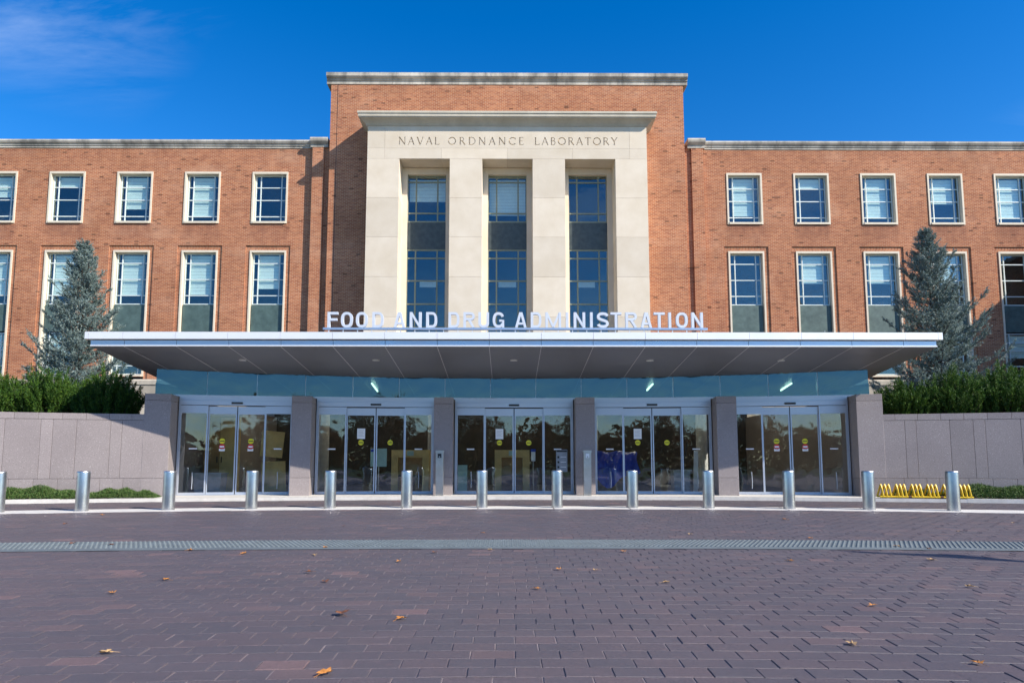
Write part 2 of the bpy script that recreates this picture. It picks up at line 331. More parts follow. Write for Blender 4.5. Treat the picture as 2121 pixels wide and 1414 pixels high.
def tri_mesh(name, V, m):                      # V: (n,3,3) triangles
    n = len(V); me = bpy.data.meshes.new(name)
    me.vertices.add(n * 3); me.vertices.foreach_set('co', np.ascontiguousarray(V, dtype=np.float32).reshape(-1))
    me.loops.add(n * 3); me.loops.foreach_set('vertex_index', np.arange(n * 3, dtype=np.int32))
    me.polygons.add(n); me.polygons.foreach_set('loop_start', np.arange(0, n * 3, 3, dtype=np.int32))
    me.polygons.foreach_set('loop_total', np.full(n, 3, dtype=np.int32))
    me.update(calc_edges=True); me.materials.append(M[m]); return me

# arc frame of the forecourt: everything curved is concentric about (XE, CY)
XE, CY = 0.2, -28.0
def arc(s, r, r0=49.4):
    th = s / r0; return Vector((XE + r * math.sin(th), CY + r * math.cos(th), 0)), -th
def arc_th(th, r): return (XE + r * math.sin(th), CY + r * math.cos(th))
def arc_sheet(mb, r0, r1, th0, th1, n, z0, z1=None):
    z1 = z0 if z1 is None else z1
    for i in range(n):
        a = th0 + (th1 - th0) * i / n; b = th0 + (th1 - th0) * (i + 1) / n
        mb.quad((*arc_th(a, r0), z0), (*arc_th(b, r0), z0), (*arc_th(b, r1), z1), (*arc_th(a, r1), z1))
    return mb

# ------------------------------------------------------------------ the setting: ground, plaza, kerbs, beds
def sheet(name, x0, x1, y0, y1, z, m):
    return tag(MB().quad((x0, y0, z), (x1, y0, z), (x1, y1, z), (x0, y1, z)).build(name, m, fix=False), kind='structure')
sheet('ground', -900, 900, -900, 900, -0.06, 'lawn')
sheet('road', -60, 60, -22, -9, -0.045, 'asphalt')
plaza = tag(MB().quad((-34, -9, -0.03), (34, -9, -0.03), (34, 19.5, -0.03), (-34, 19.5, -0.03)).build('plaza', 'joint', fix=False), kind='structure')
PW, PH = 0.279, 0.178
def paver_mesh(gap=0.005, ch=0.004):
    a, b = PW / 2 - gap / 2, PH / 2 - gap / 2; mb = MB()
    mb.v = [(-a, -b, -0.04), (a, -b, -0.04), (a, b, -0.04), (-a, b, -0.04), (-a, -b, -ch), (a, -b, -ch), (a, b, -ch), (-a, b, -ch), (-a + ch, -b + ch, 0), (a - ch, -b + ch, 0), (a - ch, b - ch, 0), (-a + ch, b - ch, 0)]
    mb.f = [(8, 9, 10, 11)] + [(i, (i + 1) % 4, 4 + (i + 1) % 4, 4 + i) for i in range(4)] + [(4 + i, 4 + (i + 1) % 4, 8 + (i + 1) % 4, 8 + i) for i in range(4)]
    return mb
pm = paver_mesh(0.0045); paver_me = pm.mesh('paver', 'paver', fix=False)
base_joint = tag(arc_sheet(MB(), 29, 49.0, -0.75, 0.75, 60, -0.0055).build('plaza_joint_bed', 'joint', plaza, fix=False))
def paver_rows(r0, r1, zf, lim):
    res = []; nrow = int(round((r1 - r0) / PH)); ph = (r1 - r0) / nrow
    for i in range(nrow):
        r = r0 + (i + 0.5) * ph; y = r + CY; hw = max(3.5, lim * y + 1.8); off = (i % 2) * 0.5 + random.uniform(-0.06, 0.06)
        n = int(hw / PW)
        for k in range(-n, n + 1):
            th = (k + off) * PW / r
            res.append((th, r, zf(r)))
    return res
flat = lambda r: 0.0
rise = lambda r: 0.08 * (r - 46.62) / (48.9 - 46.62)
near = paver_rows(30.9, 38.02, flat, 0.86); far = paver_rows(38.02, 45.50, flat, 0.86); walk = paver_rows(46.62, 48.55, rise, 0.86)
def vis(q):
    x, y = arc_th(q[0], q[1]); return y > 3.75 and abs(x) < 0.77 * y
cand = sorted([q for q in near if vis(q)], key=lambda q: q[1])[:300]; cs = set(cand)
for q in cand:
    o = link('paver', paver_me, plaza, (*arc_th(q[0], q[1]), q[2] + random.uniform(-0.0025, 0.0025)), -q[0] + random.uniform(-0.006, 0.006))
    o.rotation_euler.x = random.uniform(-0.006, 0.006); o.rotation_euler.y = random.uniform(-0.005, 0.005)
rest = [q for q in near + far + walk if q not in cs]
pv = np.array(pm.v); V = []; F = []
for q in rest:
    n = len(V); x, y = arc_th(q[0], q[1]); th = -q[0] + random.uniform(-0.006, 0.006); c, s = math.cos(th), math.sin(th); z = q[2] + random.uniform(-0.0025, 0.0025); ta = random.uniform(-0.007, 0.007); tb = random.uniform(-0.005, 0.005)
    V += [(x + c * a - s * b, y + s * a + c * b, z + d + ta * b + tb * a) for a, b, d in pm.v]; F += [tuple(n + i for i in f) for f in pm.f]
me = bpy.data.meshes.new('distant_pavers'); me.from_pydata(V, [], F); me.materials.append(M['paver'])
tag(link('distant_pavers', me, plaza), kind='stuff')

# tactile strip with raised domes, pale kerb band, threshold slab
CS = 9.6 - 80.0
def sarc(x, y): th = (x - XE) / 80.0; r = y - CS; return (XE + r * math.sin(th), CS + r * math.cos(th))
mb = MB(); 
for i in range(60):
    a, b = -18 + i * 0.6, -18 + (i + 1) * 0.6
    mb.quad((*sarc(a, 9.58), 0.006), (*sarc(b, 9.58), 0.006), (*sarc(b, 10.66), 0.006), (*sarc(a, 10.66), 0.006))
strip = tag(mb.build('tactile_strip', 'tactile', fix=False), kind='structure')
V = []; F = []
for i in range(11):
    for k in range(-150, 151):
        x, y = sarc(XE + (k + 0.5 * (i % 2)) * 0.067, 9.86 + 0.074 * i); n0 = len(V)
        if abs(x) > 0.82 * y + 0.8: continue
        for rr, z in ((0.024, 0.0065), (0.017, 0.015)): V += [(x + rr * math.cos(j * math.pi / 3), y + rr * math.sin(j * math.pi / 3), z) for j in range(6)]
        F += [(n0 + j, n0 + (j + 1) % 6, n0 + 6 + (j + 1) % 6, n0 + 6 + j) for j in range(6)] + [tuple(n0 + 6 + j for j in range(6))]
me = bpy.data.meshes.new('tactile_domes'); me.from_pydata(V, [], F); me.materials.append(M['tactile']); tag(link('tactile_domes', me, strip), kind='stuff')
band = tag(empty('kerb_band'), kind='structure')
th_b = 1.96 / 46.1
for k in range(-8, 9):
    a0, a1 = (k - 0.5) * th_b + 0.0004, (k + 0.5) * th_b - 0.0004; mb = MB(); q = [arc_th(a0, 45.52), arc_th((a0 + a1) / 2, 45.52), arc_th(a1, 45.52), arc_th(a1, 46.60), arc_th((a0 + a1) / 2, 46.60), arc_th(a0, 46.60)]
    mb.v = [(x, y, -0.03) for x, y in q] + [(x, y, 0.004) for x, y in q]; mb.f = [tuple(range(6, 12)), tuple(range(5, -1, -1))] + [(i, (i + 1) % 6, 6 + (i + 1) % 6, 6 + i) for i in range(6)]
    mb.build('kerb_slab', 'concrete', band)
mb = MB(); arc_sheet(mb, 48.57, 52.0, -0.26, 0.26, 40, 0.165); arc_sheet(mb, 48.57, 48.572, -0.26, 0.26, 40, -0.02, 0.165)
tag(mb.build('threshold_pavement', 'concrete', fix=False), kind='structure')
for sgn, nm in ((-1, 'planting_bed_left'), (1, 'planting_bed_right')):
    a0, a1 = (0.235 * sgn, 0.6 * sgn); a0, a1 = min(a0, a1), max(a0, a1)
    mb = arc_sheet(MB(), 48.75, 49.7, a0, a1, 30, 0.17); tag(mb.build(nm, 'soil', fix=False), kind='structure')
    b0, b1 = (0.2595 * sgn, 0.6 * sgn); b0, b1 = min(b0, b1), max(b0, b1)
    mb = arc_sheet(MB(), 48.57, 48.75, b0, b1, 30, 0.175); arc_sheet(mb, 48.568, 48.57, b0, b1, 30, -0.02, 0.175); tag(mb.build('bed_kerb_' + nm[13:], 'concrete', fix=False), kind='structure')
    c0, c1 = (0.217 * sgn, 0.62 * sgn); c0, c1 = min(c0, c1), max(c0, c1)
    tag(arc_sheet(MB(), 49.66, 66.0, c0, c1, 24, 2.40).build('terrace_soil_' + nm[13:], 'soil', fix=False), kind='structure')

# ------------------------------------------------------------------ main brick building
bld = tag(empty('brick_office_building', (0, 33, 0)), 'long red brick office building with pale limestone entrance portal and flat parapet', 'building')
def bpart(mb, name, m, **k):
    o = mb.build(name, m, None, **k); o.parent = bld; o.matrix_parent_inverse = Matrix.Translation((0, -33, 0)); return o
def blink(name, me, loc): o = link(name, me, bld, (loc[0], loc[1] - 33, loc[2])); return o
def wall_grid(mb, x0, x1, z0, z1, y, holes, depth):
    xs = sorted({x0, x1, *[h[0] for h in holes], *[h[1] for h in holes]}); zs = sorted({z0, z1, *[h[2] for h in holes], *[h[3] for h in holes]})
    xs = [x for x in xs if x0 <= x <= x1]; zs = [z for z in zs if z0 <= z <= z1]
    for i in range(len(xs) - 1):
        for j in range(len(zs) - 1):
            cx, cz = (xs[i] + xs[i + 1]) / 2, (zs[j] + zs[j + 1]) / 2
            if any(h[0] < cx < h[1] and h[2] < cz < h[3] for h in holes): continue
            mb.quad((xs[i], y, zs[j]), (xs[i + 1], y, zs[j]), (xs[i + 1], y, zs[j + 1]), (xs[i], y, zs[j + 1]))
    for a, b, c, d in holes:
        mb.quad((a, y, c), (a, y, d), (a, y + depth, d), (a, y + depth, c)); mb.quad((b, y, d), (b, y, c), (b, y + depth, c), (b, y + depth, d))
        mb.quad((a, y, d), (b, y, d), (b, y + depth, d), (a, y + depth, d)); mb.quad((b, y, c), (a, y, c), (a, y + depth, c), (b, y + depth, c))
    return mb
YW, YP, YB, YF = 33.0, 32.76, 32.55, 31.5
WX = [11.87 + 3.372 * k for k in range(6)]
# window pieces, built once and shared
def surround_mesh(name, wd, z0, z1, wf=0.085, proj=0.04, dep=0.30, sill=0.10):
    mb = MB(); h = wd / 2
    mb.box(-h, -h + wf, -proj, dep, z0, z1); mb.box(h - wf, h, -proj, dep, z0, z1)
    mb.box(-h + wf, h - wf, -proj - 0.002, dep, z1 - wf - 0.02, z1 + 0.001); mb.box(-h + wf, h - wf, -proj - 0.03, dep, z0 - 0.001, z0 + sill)
    return mb.mesh(name, 'surround')
_fr = {}
def frame_mesh(xs, zs, y, t, m):
    k = (tuple(xs), tuple(zs), y, m)
    if k not in _fr:
        mb = MB(); d = 0.05
        for i, z in enumerate(zs): mb.box(xs[0] - t / 2, xs[-1] + t / 2, y - d * 0.5, y + d * 0.5, z - t / 2, z + t / 2)
        for i, x in enumerate(xs): mb.box(x - t / 2, x + t / 2, y - d * 0.55, y + d * 0.55, zs[0] - t / 2 + 0.001, zs[-1] + t / 2 - 0.001)
        _fr[k] = mb.mesh('window_frame', m)
    return _fr[k]
def glaze(win, xs, zs, y, m='glass_win'):
    for i in range(len(xs) - 1):
        for j in range(len(zs) - 1):
            me = boxmesh('pane', xs[i + 1] - xs[i] - 0.03, 0.008, zs[j + 1] - zs[j] - 0.03, m)
            p = link('pane', me, win, ((xs[i] + xs[i + 1]) / 2, y, zs[j] + 0.015), random.uniform(-0.006, 0.006)); p.rotation_euler.x = random.uniform(-0.008, 0.008)
UX = [-0.76, -0.52, 0.52, 0.76]
up_me = surround_mesh('window', 1.78, 12.95, 15.60); tall_me = surround_mesh('window', 1.79, 5.30, 11.59)
UZ = [13.03, 13.36, 14.20, 14.85, 15.46]; LZ = [8.92, 9.35, 10.16, 10.98, 11.45]; GZ = [5.44, 5.85, 6.62, 7.02, 7.46]
spandrel_me = MB().box(-0.77, 0.77, 0.10, 0.20, 7.54, 8.87).mesh('spandrel_panel', 'slate')
def blind(win, z0, z1, y=0.30, wd=1.06, slant=0.0):
    mb = MB(); n = max(2, int((z1 - z0) / 0.16)); hgt = (z1 - z0) / n
    for i in range(n): a = z0 + i * hgt; mb.box(-wd / 2, wd / 2, y, y + 0.006, a + 0.004, a + hgt - 0.004)
    mb.box(-wd / 2, wd / 2, y - 0.015, y + 0.02, z0 - 0.03, z0 - 0.001)
    return mb.build('blind', 'blind', win)
random.seed(21)
darkU = {(-1, 3), (-1, 0), (1, 1)}; darkL = {(1, 0), (1, 4)}
for sgn in (-1, 1):
    for k, wx in enumerate(WX):
        x = sgn * wx + (-0.02)
        o = blink('window', up_me, (x, YW, 0)); link('window_frame', frame_mesh(UX, UZ, 0.2, 0.045, 'whiteframe'), o); glaze(o, UX, UZ, 0.2)
        if (sgn, k) not in darkU: blind(o, random.choice([13.5, 13.42, 14.15, 13.44, 13.8, 14.4]), 15.40)
        elif k != 0: blind(o, 14.95, 15.40)
        o = blink('window', tall_me, (x, YW + 0.05, 0)); link('window_frame', frame_mesh(UX, LZ, 0.2, 0.045, 'whiteframe'), o); glaze(o, UX, LZ, 0.2)
        link('window_frame', frame_mesh(UX, GZ, 0.2, 0.045, 'whiteframe'), o); glaze(o, UX, GZ, 0.2); link('spandrel_panel', spandrel_me, o)
        if (sgn, k) not in darkL: blind(o, random.choice([9.45, 9.75, 10.05, 9.42, 10.3]), 11.40)
        blind(o, 6.3, 7.4)
    xa, xb = (9.70, 42.0)
    holes = [(sgn * wx - 0.02 - 0.88, sgn * wx - 0.02 + 0.88, 12.96, 15.59) for wx in WX] + [(sgn * wx - 0.02 - 1.10, sgn * wx - 0.02 + 1.10, 5.17, 11.83) for wx in WX]
    lo, hi = (xa, xb) if sgn > 0 else (-xb, -xa)
    mb = wall_grid(MB(), lo, hi, 5.17, 16.82, YW, holes, 0.055); bpart(mb, 'wing_wall', 'brick', fix=False)
    mb = MB()
    for wx in WX: mb = MB(); x = sgn * wx - 0.02; wall_grid(mb, x - 1.10, x + 1.10, 5.17, 11.59, YW + 0.055, [(x - 0.89, x + 0.89, 5.17, 11.585)], 0.1); bpart(mb, 'recessed_brick_panel', 'brick', fix=False); \
        bpart(MB().quad((x - 1.10, YW + 0.055, 11.59), (x + 1.10, YW + 0.055, 11.59), (x + 1.10, YW + 0.055, 11.83), (x - 1.10, YW + 0.055, 11.83)), 'soldier_course', 'soldier', fix=False)
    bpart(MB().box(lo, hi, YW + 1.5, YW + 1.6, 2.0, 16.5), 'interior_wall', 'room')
    mb = MB()
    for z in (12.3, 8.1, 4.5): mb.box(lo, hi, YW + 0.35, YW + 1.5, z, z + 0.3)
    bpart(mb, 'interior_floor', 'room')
    n = int((xb - xa) / 1.62)
    # limestone plinth, one block at a time
    pl = MB().box(-0.80, 0.80, -0.06, 0.2, 0, 0.95).mesh('plinth_block', 'plinth'); bevel(pl, 0.008)
    pl2 = MB().profile_x([(-0.10, 0), (-0.10, 0.2), (-0.02, 0.27), (0.2, 0.27), (0.2, 0)], -0.80, 0.80).mesh('plinth_cap', 'plinth')
    for i in range(n):
        x = sgn * (xa + 0.81 + i * 1.62); blink('plinth_block', pl, (x, YW, 3.93)); blink('plinth_block', pl, (x, YW, 2.97)); blink('plinth_cap', pl2, (x, YW, 4.89))
    cop = MB().profile_x([(0.6, 0), (0, 0), (-0.03, 0.02), (-0.03, 0.10), (-0.07, 0.13), (-0.07, 0.19), (-0.13, 0.24), (-0.17, 0.32), (-0.16, 0.40), (-0.10, 0.42), (0.6, 0.44)], -0.804, 0.804).mesh('coping_stone', 'coping')
    for i in range(n): blink('coping_stone', cop, (sgn * (xa + 0.55 + 0.81 + i * 1.62) - (0.55 if False else 0) * sgn, YW, 16.82))
    # filler so the first coping reaches the pier
    bpart(MB().profile_x([(YW + 0.6, 16.82), (YW, 16.82), (YW - 0.03, 16.84), (YW - 0.03, 16.92), (YW - 0.07, 16.95), (YW - 0.07, 17.01), (YW - 0.13, 17.06), (YW - 0.17, 17.14), (YW - 0.16, 17.22), (YW - 0.10, 17.24), (YW + 0.6, 17.26)], *sorted((sgn * xa, sgn * (xa + 0.545)))), 'coping_stone', 'coping')
    # pier between wing and central block
    pa, pb = sorted((sgn * 9.76, sgn * 9.18)); bpart(MB().box(pa, pb, YP, YW + 0.4, 2.0, 16.80), 'brick_pier', 'brick')
    ca, cb_ = sorted((sgn * 9.86, sgn * 8.98)); bpart(MB().profile_x([(YW + 0.5, 16.80), (YP - 0.02, 16.80), (YP - 0.02, 16.93), (YP - 0.06, 16.96), (YP - 0.16, 17.06), (YP - 0.19, 17.16), (YP - 0.16, 17.25), (YW + 0.5, 17.27)], ca, cb_), 'pier_coping', 'coping')
    qa, qb = sorted((sgn * 9.18, sgn * 8.7)); bpart(MB().box(qa, qb, YP + 0.12, YW + 0.4, 2.0, 16.99), 'brick_return', 'brick')
# stains of soot under each upper sill are in the brick material's large noise
# central block
mb = wall_grid(MB(), -8.86, 8.78, 2.0, 19.98, YB, [(-5.1, 5.05, 6.5, 15.6)], 0.3)
mb.quad((-8.86, YB, 2), (-8.86, YB + 8, 2), (-8.86, YB + 8, 19.98), (-8.86, YB, 19.98)); mb.quad((8.78, YB + 8, 2), (8.78, YB, 2), (8.78, YB, 19.98), (8.78, YB + 8, 19.98))
bpart(mb, 'central_block_wall', 'brick', fix=False)
bpart(MB().box(-8.535, -8.515, YB - 0.004, YB + 0.02, 8, 19.98), 'expansion_joint', 'black')
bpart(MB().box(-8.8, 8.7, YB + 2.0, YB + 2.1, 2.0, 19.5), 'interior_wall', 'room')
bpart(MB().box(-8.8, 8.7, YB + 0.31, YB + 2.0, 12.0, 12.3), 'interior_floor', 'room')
prof = [(0.7, 0), (0, 0), (-0.03, 0), (-0.03, 0.16), (-0.08, 0.19), (-0.08, 0.25), (-0.16, 0.30), (-0.18, 0.34), (-0.20, 0.35), (-0.20, 0.52), (-0.16, 0.545), (0.7, 0.55)]
n = 11; L = (8.78 + 8.86 + 0.44) / n
me = MB().profile_x(prof, -L / 2 + 0.005, L / 2 - 0.005).mesh('parapet_stone', 'coping')
for i in range(n): blink('parapet_stone', me, (-8.86 - 0.22 + L * (i + 0.5), YB, 19.98))
bpart(MB().box(-9.0, 8.92, YB + 0.7, YB + 8, 20.0, 20.5), 'parapet_return', 'coping')

# limestone portal, block by block
PX = -0.04
opens = [(-5.22, -2.80), (-1.245, 1.175), (2.73, 5.15)]
piers = [(-6.76, -5.22), (-2.80, -1.245), (1.175, 2.73), (5.15, 6.68)]
zc = [2.4, 4.2, 6.05, 7.93, 9.85, 11.78, 13.70, 15.64]
random.seed(3)
for a, b in piers:
    for j in range(len(zc) - 1):
        o = bpart(MB().box(a, b, YF + random.uniform(0, 0.003), YB + 0.02, zc[j] + 0.003, zc[j + 1] - 0.003), 'portal_stone', 'limestone'); bevel(o.data, 0.004)
# jamb, head stones inside the openings
for a, b in opens:
    for c, d in ((a, a + 0.26), (b - 0.26, b)): bpart(MB().box(c, d, YF + 1.0, YB + 0.5, 2.4, 15.62), 'jamb_stone', 'limestone')
    bpart(MB().box(a + 0.26, b - 0.26, YF + 1.0, YB + 0.5, 15.29, 15.62), 'head_stone', 'limestone')
# frieze: corner stones, plain course, lettered course
fz0, fz1 = 15.64, 17.26
fx = [-6.76, -5.93, -3.2, -0.04, 3.1, 5.85, 6.68]
for i in range(6):
    o = bpart(MB().box(fx[i] + 0.003, fx[i + 1] - 0.003, YF, YB + 0.02, fz0, 16.16), 'frieze_stone', 'limestone'); bevel(o.data, 0.003)
for a, b in ((-6.76, -5.93), (5.85, 6.68)): bpart(MB().box(a + 0.003, b - 0.003, YF, YB + 0.02, 16.166, fz1), 'frieze_stone', 'limestone')

# ---- stroke lettering
def stroke(mb, pts, t, y0, y1, closed=False, clampz=None):
    P = [Vector((p[0], p[1])) for p in pts]; k = len(P); L_ = []; R_ = []
    for i in range(k):
        if closed: d0 = (P[i] - P[i - 1]).normalized(); d1 = (P[(i + 1) % k] - P[i]).normalized()
        else: d0 = (P[i] - P[max(i - 1, 0)]); d1 = (P[min(i + 1, k - 1)] - P[i]); d0 = d0.normalized() if d0.length > 1e-6 else d1.normalized(); d1 = d1.normalized() if d1.length > 1e-6 else d0
        d = (d0 + d1).normalized(); nrm = Vector((-d.y, d.x)); c = max(0.6, d.dot(d1)); off = nrm * (t / 2 / c)
        L_.append(P[i] + off); R_.append(P[i] - off)
    if clampz:
        for A in (L_, R_):
            for q in A: q.y = min(max(q.y, clampz[0]), clampz[1])
    n = len(mb.v)
    for y in (y0, y1): mb.v += [(p.x, y, p.y) for p in L_] + [(p.x, y, p.y) for p in R_]
    LF, RF, LB, RB = n, n + k, n + 2 * k, n + 3 * k
    for i in range(k if closed else k - 1):
        j = (i + 1) % k
        mb.f += [(LF + i, LF + j, RF + j, RF + i), (LB + j, LB + i, RB + i, RB + j), (LF + j, LF + i, LB + i, LB + j), (RF + i, RF + j, RB + j, RB + i)]
    if not closed: mb.f += [(LF, RF, RB, LB), (RF + k - 1, LF + k - 1, LB + k - 1, RB + k - 1)]
def ell(cx, cy, rx, ry, a0, a1, n=14, e=2.0):
    r = []
    for i in range(n + 1):
        a = R(a0 + (a1 - a0) * i / n); c, s = math.cos(a), math.sin(a)
        r.append((cx + rx * math.copysign(abs(c) ** (2 / e), c), cy + ry * math.copysign(abs(s) ** (2 / e), s)))
    return r
def sans(ch, w, t):
    h = t / 2; k = t * 0.92
    return {'F': [([(h, 0), (h, 1)], t), ([(t, 1 - k / 2), (w, 1 - k / 2)], k), ([(t, 0.52), (w * 0.93, 0.52)], k)],
     'O': [(ell(w / 2, 0.5, w / 2 - h, 0.5 - h, 0, 360, 32, 2.5)[:-1], t)],
     'D': [([(h, 0), (h, 1)], t), ([(t, 1 - k / 2)] + ell(w * 0.5, 0.5, w * 0.5 - h, 0.5 - k / 2, 90, -90, 16, 2.7) + [(t, k / 2)], k)],
     'A': [([(h * 0.95, 0), (w / 2 - h * 0.25, 1.0)], t * 0.98), ([(w - h * 0.95, 0), (w / 2 + h * 0.25, 1.0)], t * 0.98), ([(w * 0.25, 0.27), (w * 0.75, 0.27)], k * 0.85)],
     'N': [([(h, 0), (h, 1)], t), ([(w - h, 0), (w - h, 1)], t), ([(h, 1), (w - h, 0)], t)],
     'R': [([(h, 0), (h, 1)], t), ([(t, 1 - k / 2)] + ell(w * 0.52, 0.735, w * 0.48 - h, 0.265 - k / 2, 90, -90, 12, 2.6) + [(t, 0.47 + k / 2)], k), ([(w * 0.5, 0.5), (w - h * 1.0, 0)], t)],
     'U': [([(h, 1)] + ell(w / 2, 0.32, w / 2 - h, 0.32 - h, 180, 360, 16, 2.4) + [(w - h, 1)], t)],
     'G': [(ell(w / 2, 0.5, w / 2 - h, 0.5 - h, 28, 330, 28, 2.4), t), ([(w - h, 0.0), (w - h, 0.5)], t * 0.8), ([(w * 0.55, 0.46), (w - t * 0.8, 0.46)], k * 0.8)],
     'M': [([(h, 0), (h, 1)], t), ([(w - h, 0), (w - h, 1)], t), ([(h, 1), (w / 2, 0.05)], t * 0.9), ([(w - h, 1), (w / 2, 0.05)], t * 0.9)],
     'I': [([(w / 2, 0), (w / 2, 1)], t)],
     'S': [(ell(w / 2, 0.725, w / 2 - h, 0.275 - h, 10, 235, 14, 2.2) + [(w / 2, 0.5)] + ell(w / 2, 0.275, w / 2 - h, 0.275 - h, 55, -170, 14, 2.2), t)],
     'T': [([(0, 1 - k / 2), (w, 1 - k / 2)], k), ([(w / 2, 0), (w / 2, 1 - k)], t)]}[ch]
def roman(ch):
    T, S = 0.14, 0.085
    def ser(x, y, s=0.09): return ([(x - s, y), (x + s, y)], 0.035)
    d = {'N': (0.86, [([(0.1, 0), (0.1, 1)], S), ([(0.76, 0), (0.76, 1)], S), ([(0.08, 1), (0.78, 0)], T), ser(0.1, 0.017), ser(0.04, 0.983, 0.06), ser(0.76, 0.983)]),
     'A': (0.86, [([(0.08, 0), (0.43, 1)], S), ([(0.78, 0), (0.43, 1)], T), ([(0.22, 0.36), (0.64, 0.36)], 0.055), ser(0.07, 0.017), ser(0.79, 0.017)]),
     'V': (0.86, [([(0.08, 1), (0.43, 0)], T), ([(0.78, 1), (0.43, 0)], S), ser(0.07, 0.983), ser(0.79, 0.983)]),
     'L': (0.6, [([(0.12, 0), (0.12, 1)], T), ([(0.12, 0.03), (0.56, 0.03)], 0.06), ([(0.56, 0), (0.58, 0.2)], 0.05), ser(0.12, 0.983)]),
     'O': (1.0, [(ell(0.5, 0.5, 0.44, 0.45, 0, 360, 32)[:-1], 0.115)]),
     'R': (0.76, [([(0.14, 0), (0.14, 1)], T), ([(0.14, 0.97)] + ell(0.32, 0.745, 0.25, 0.225, 90, -90, 12) + [(0.14, 0.52)], 0.075), ([(0.36, 0.52), (0.74, 0.0)], T), ser(0.14, 0.017), ser(0.09, 0.983, 0.06)]),
     'D': (0.9, [([(0.14, 0), (0.14, 1)], T), ([(0.14, 0.97)] + ell(0.38, 0.5, 0.46, 0.47, 90, -90, 18) + [(0.14, 0.03)], 0.085), ser(0.09, 0.983, 0.06), ser(0.09, 0.017, 0.06)]),
     'C': (0.88, [(ell(0.5, 0.5, 0.44, 0.45, 42, 318, 24), 0.115), ([(0.83, 0.68), (0.83, 0.92)], 0.045)]),
     'E': (0.6, [([(0.12, 0), (0.12, 1)], T), ([(0.12, 0.03), (0.54, 0.03)], 0.06), ([(0.12, 0.52), (0.46, 0.52)], 0.055), ([(0.12, 0.97), (0.52, 0.97)], 0.06), ([(0.54, 0), (0.56, 0.16)], 0.045), ([(0.52, 0.86), (0.52, 1)], 0.045)]),
     'B': (0.68, [([(0.14, 0), (0.14, 1)], T), ([(0.14, 0.97)] + ell(0.32, 0.755, 0.2, 0.215, 90, -90, 12) + [(0.14, 0.54)], 0.07), ([(0.14, 0.535)] + ell(0.34, 0.28, 0.25, 0.25, 90, -90, 12) + [(0.14, 0.03)], 0.08)]),
     'T': (0.74, [([(0.37, 0), (0.37, 1)], T), ([(0.03, 0.97), (0.71, 0.97)], 0.06), ([(0.03, 0.84), (0.03, 1)], 0.045), ([(0.71, 0.84), (0.71, 1)], 0.045), ser(0.37, 0.017)]),
     'Y': (0.8, [([(0.06, 1), (0.40, 0.48)], T), ([(0.74, 1), (0.40, 0.48)], S), ([(0.40, 0), (0.40, 0.5)], T), ser(0.40, 0.017), ser(0.06, 0.983), ser(0.74, 0.983)])}
    return d[ch]
def roman_word(word, x0, x1, z0, hgt, cut):
    ws = [roman(c)[0] for c in word]; tot = sum(ws) * hgt; gap = (x1 - x0 - tot) / (len(word) - 1); x = x0
    for c, wd in zip(word, ws):
        for pts, t in roman(c)[1]:
            closed = c == 'O'
            stroke(cut, [(x + p[0] * hgt, z0 + p[1] * hgt) for p in pts], t * hgt, YF - 0.05, YF + 0.055 + random.uniform(0, 0.004), closed)
        x += wd * hgt + gap
cut = MB(); random.seed(5)
for word, a, b in (('NAVAL', 285, 563), ('ORDNANCE', 622, 1140), ('LABORATORY', 1215, 1783)):
    f = lambda v: -5.263 + (v - 285) / (1783 - 285) * (5.269 + 5.263)
    roman_word(word, f(a), f(b), 16.335, 0.385, cut)
cutme = cut.mesh('inscription_cutter', 'limestone'); cuto = link('inscription_cutter', cutme)
slab = MB().box(-5.924, 5.844, YF, YB + 0.02, 16.166, fz1).mesh('lettered_frieze', 'limestone')
slabo = link('lettered_frieze', slab); bmod = slabo.modifiers.new('cut', 'BOOLEAN'); bmod.operation = 'DIFFERENCE'; bmod.object = cuto; bmod.solver = 'EXACT'; bmod.use_self = True
bpy.context.view_layer.update(); dg = bpy.context.evaluated_depsgraph_get()
newme = bpy.data.meshes.new_from_object(slabo.evaluated_get(dg)); slabo.modifiers.clear(); slabo.data = newme
bpy.data.objects.remove(cuto); slabo.parent = bld; slabo.matrix_parent_inverse = Matrix.Translation((0, -33, 0))
slabo['label'] = 'carved inscription NAVAL ORDNANCE LABORATORY in pale limestone'
# portal cornice: flared stones with mitred ends
def flare(y, z, x0, x1): return (x0, x1, y, z)
lv = [(0.0, 17.26), (-0.03, 17.265), (-0.10, 17.36), (-0.22, 17.46), (-0.34, 17.52), (-0.37, 17.53), (-0.37, 17.56), (-0.40, 17.57), (-0.40, 17.70), (-0.435, 17.715), (-0.435, 17.80), (-0.40, 17.83)]
mb = MB()
for y, z in lv: mb.v += [(-6.76 + y, YF + y, z), (6.68 - y, YF + y, z), (6.68 - y, YB + 0.01, z), (-6.76 + y, YB + 0.01, z)]
for i in range(len(lv) - 1):
    for j in (0, 1, 3): a = i * 4 + j; b = i * 4 + (j + 1) % 4; mb.f.append((a, b, b + 4, a + 4))
k = (len(lv) - 1) * 4; mb.f.append((k, k + 1, k + 2, k + 3))
bpart(mb, 'portal_cornice', 'cornice')
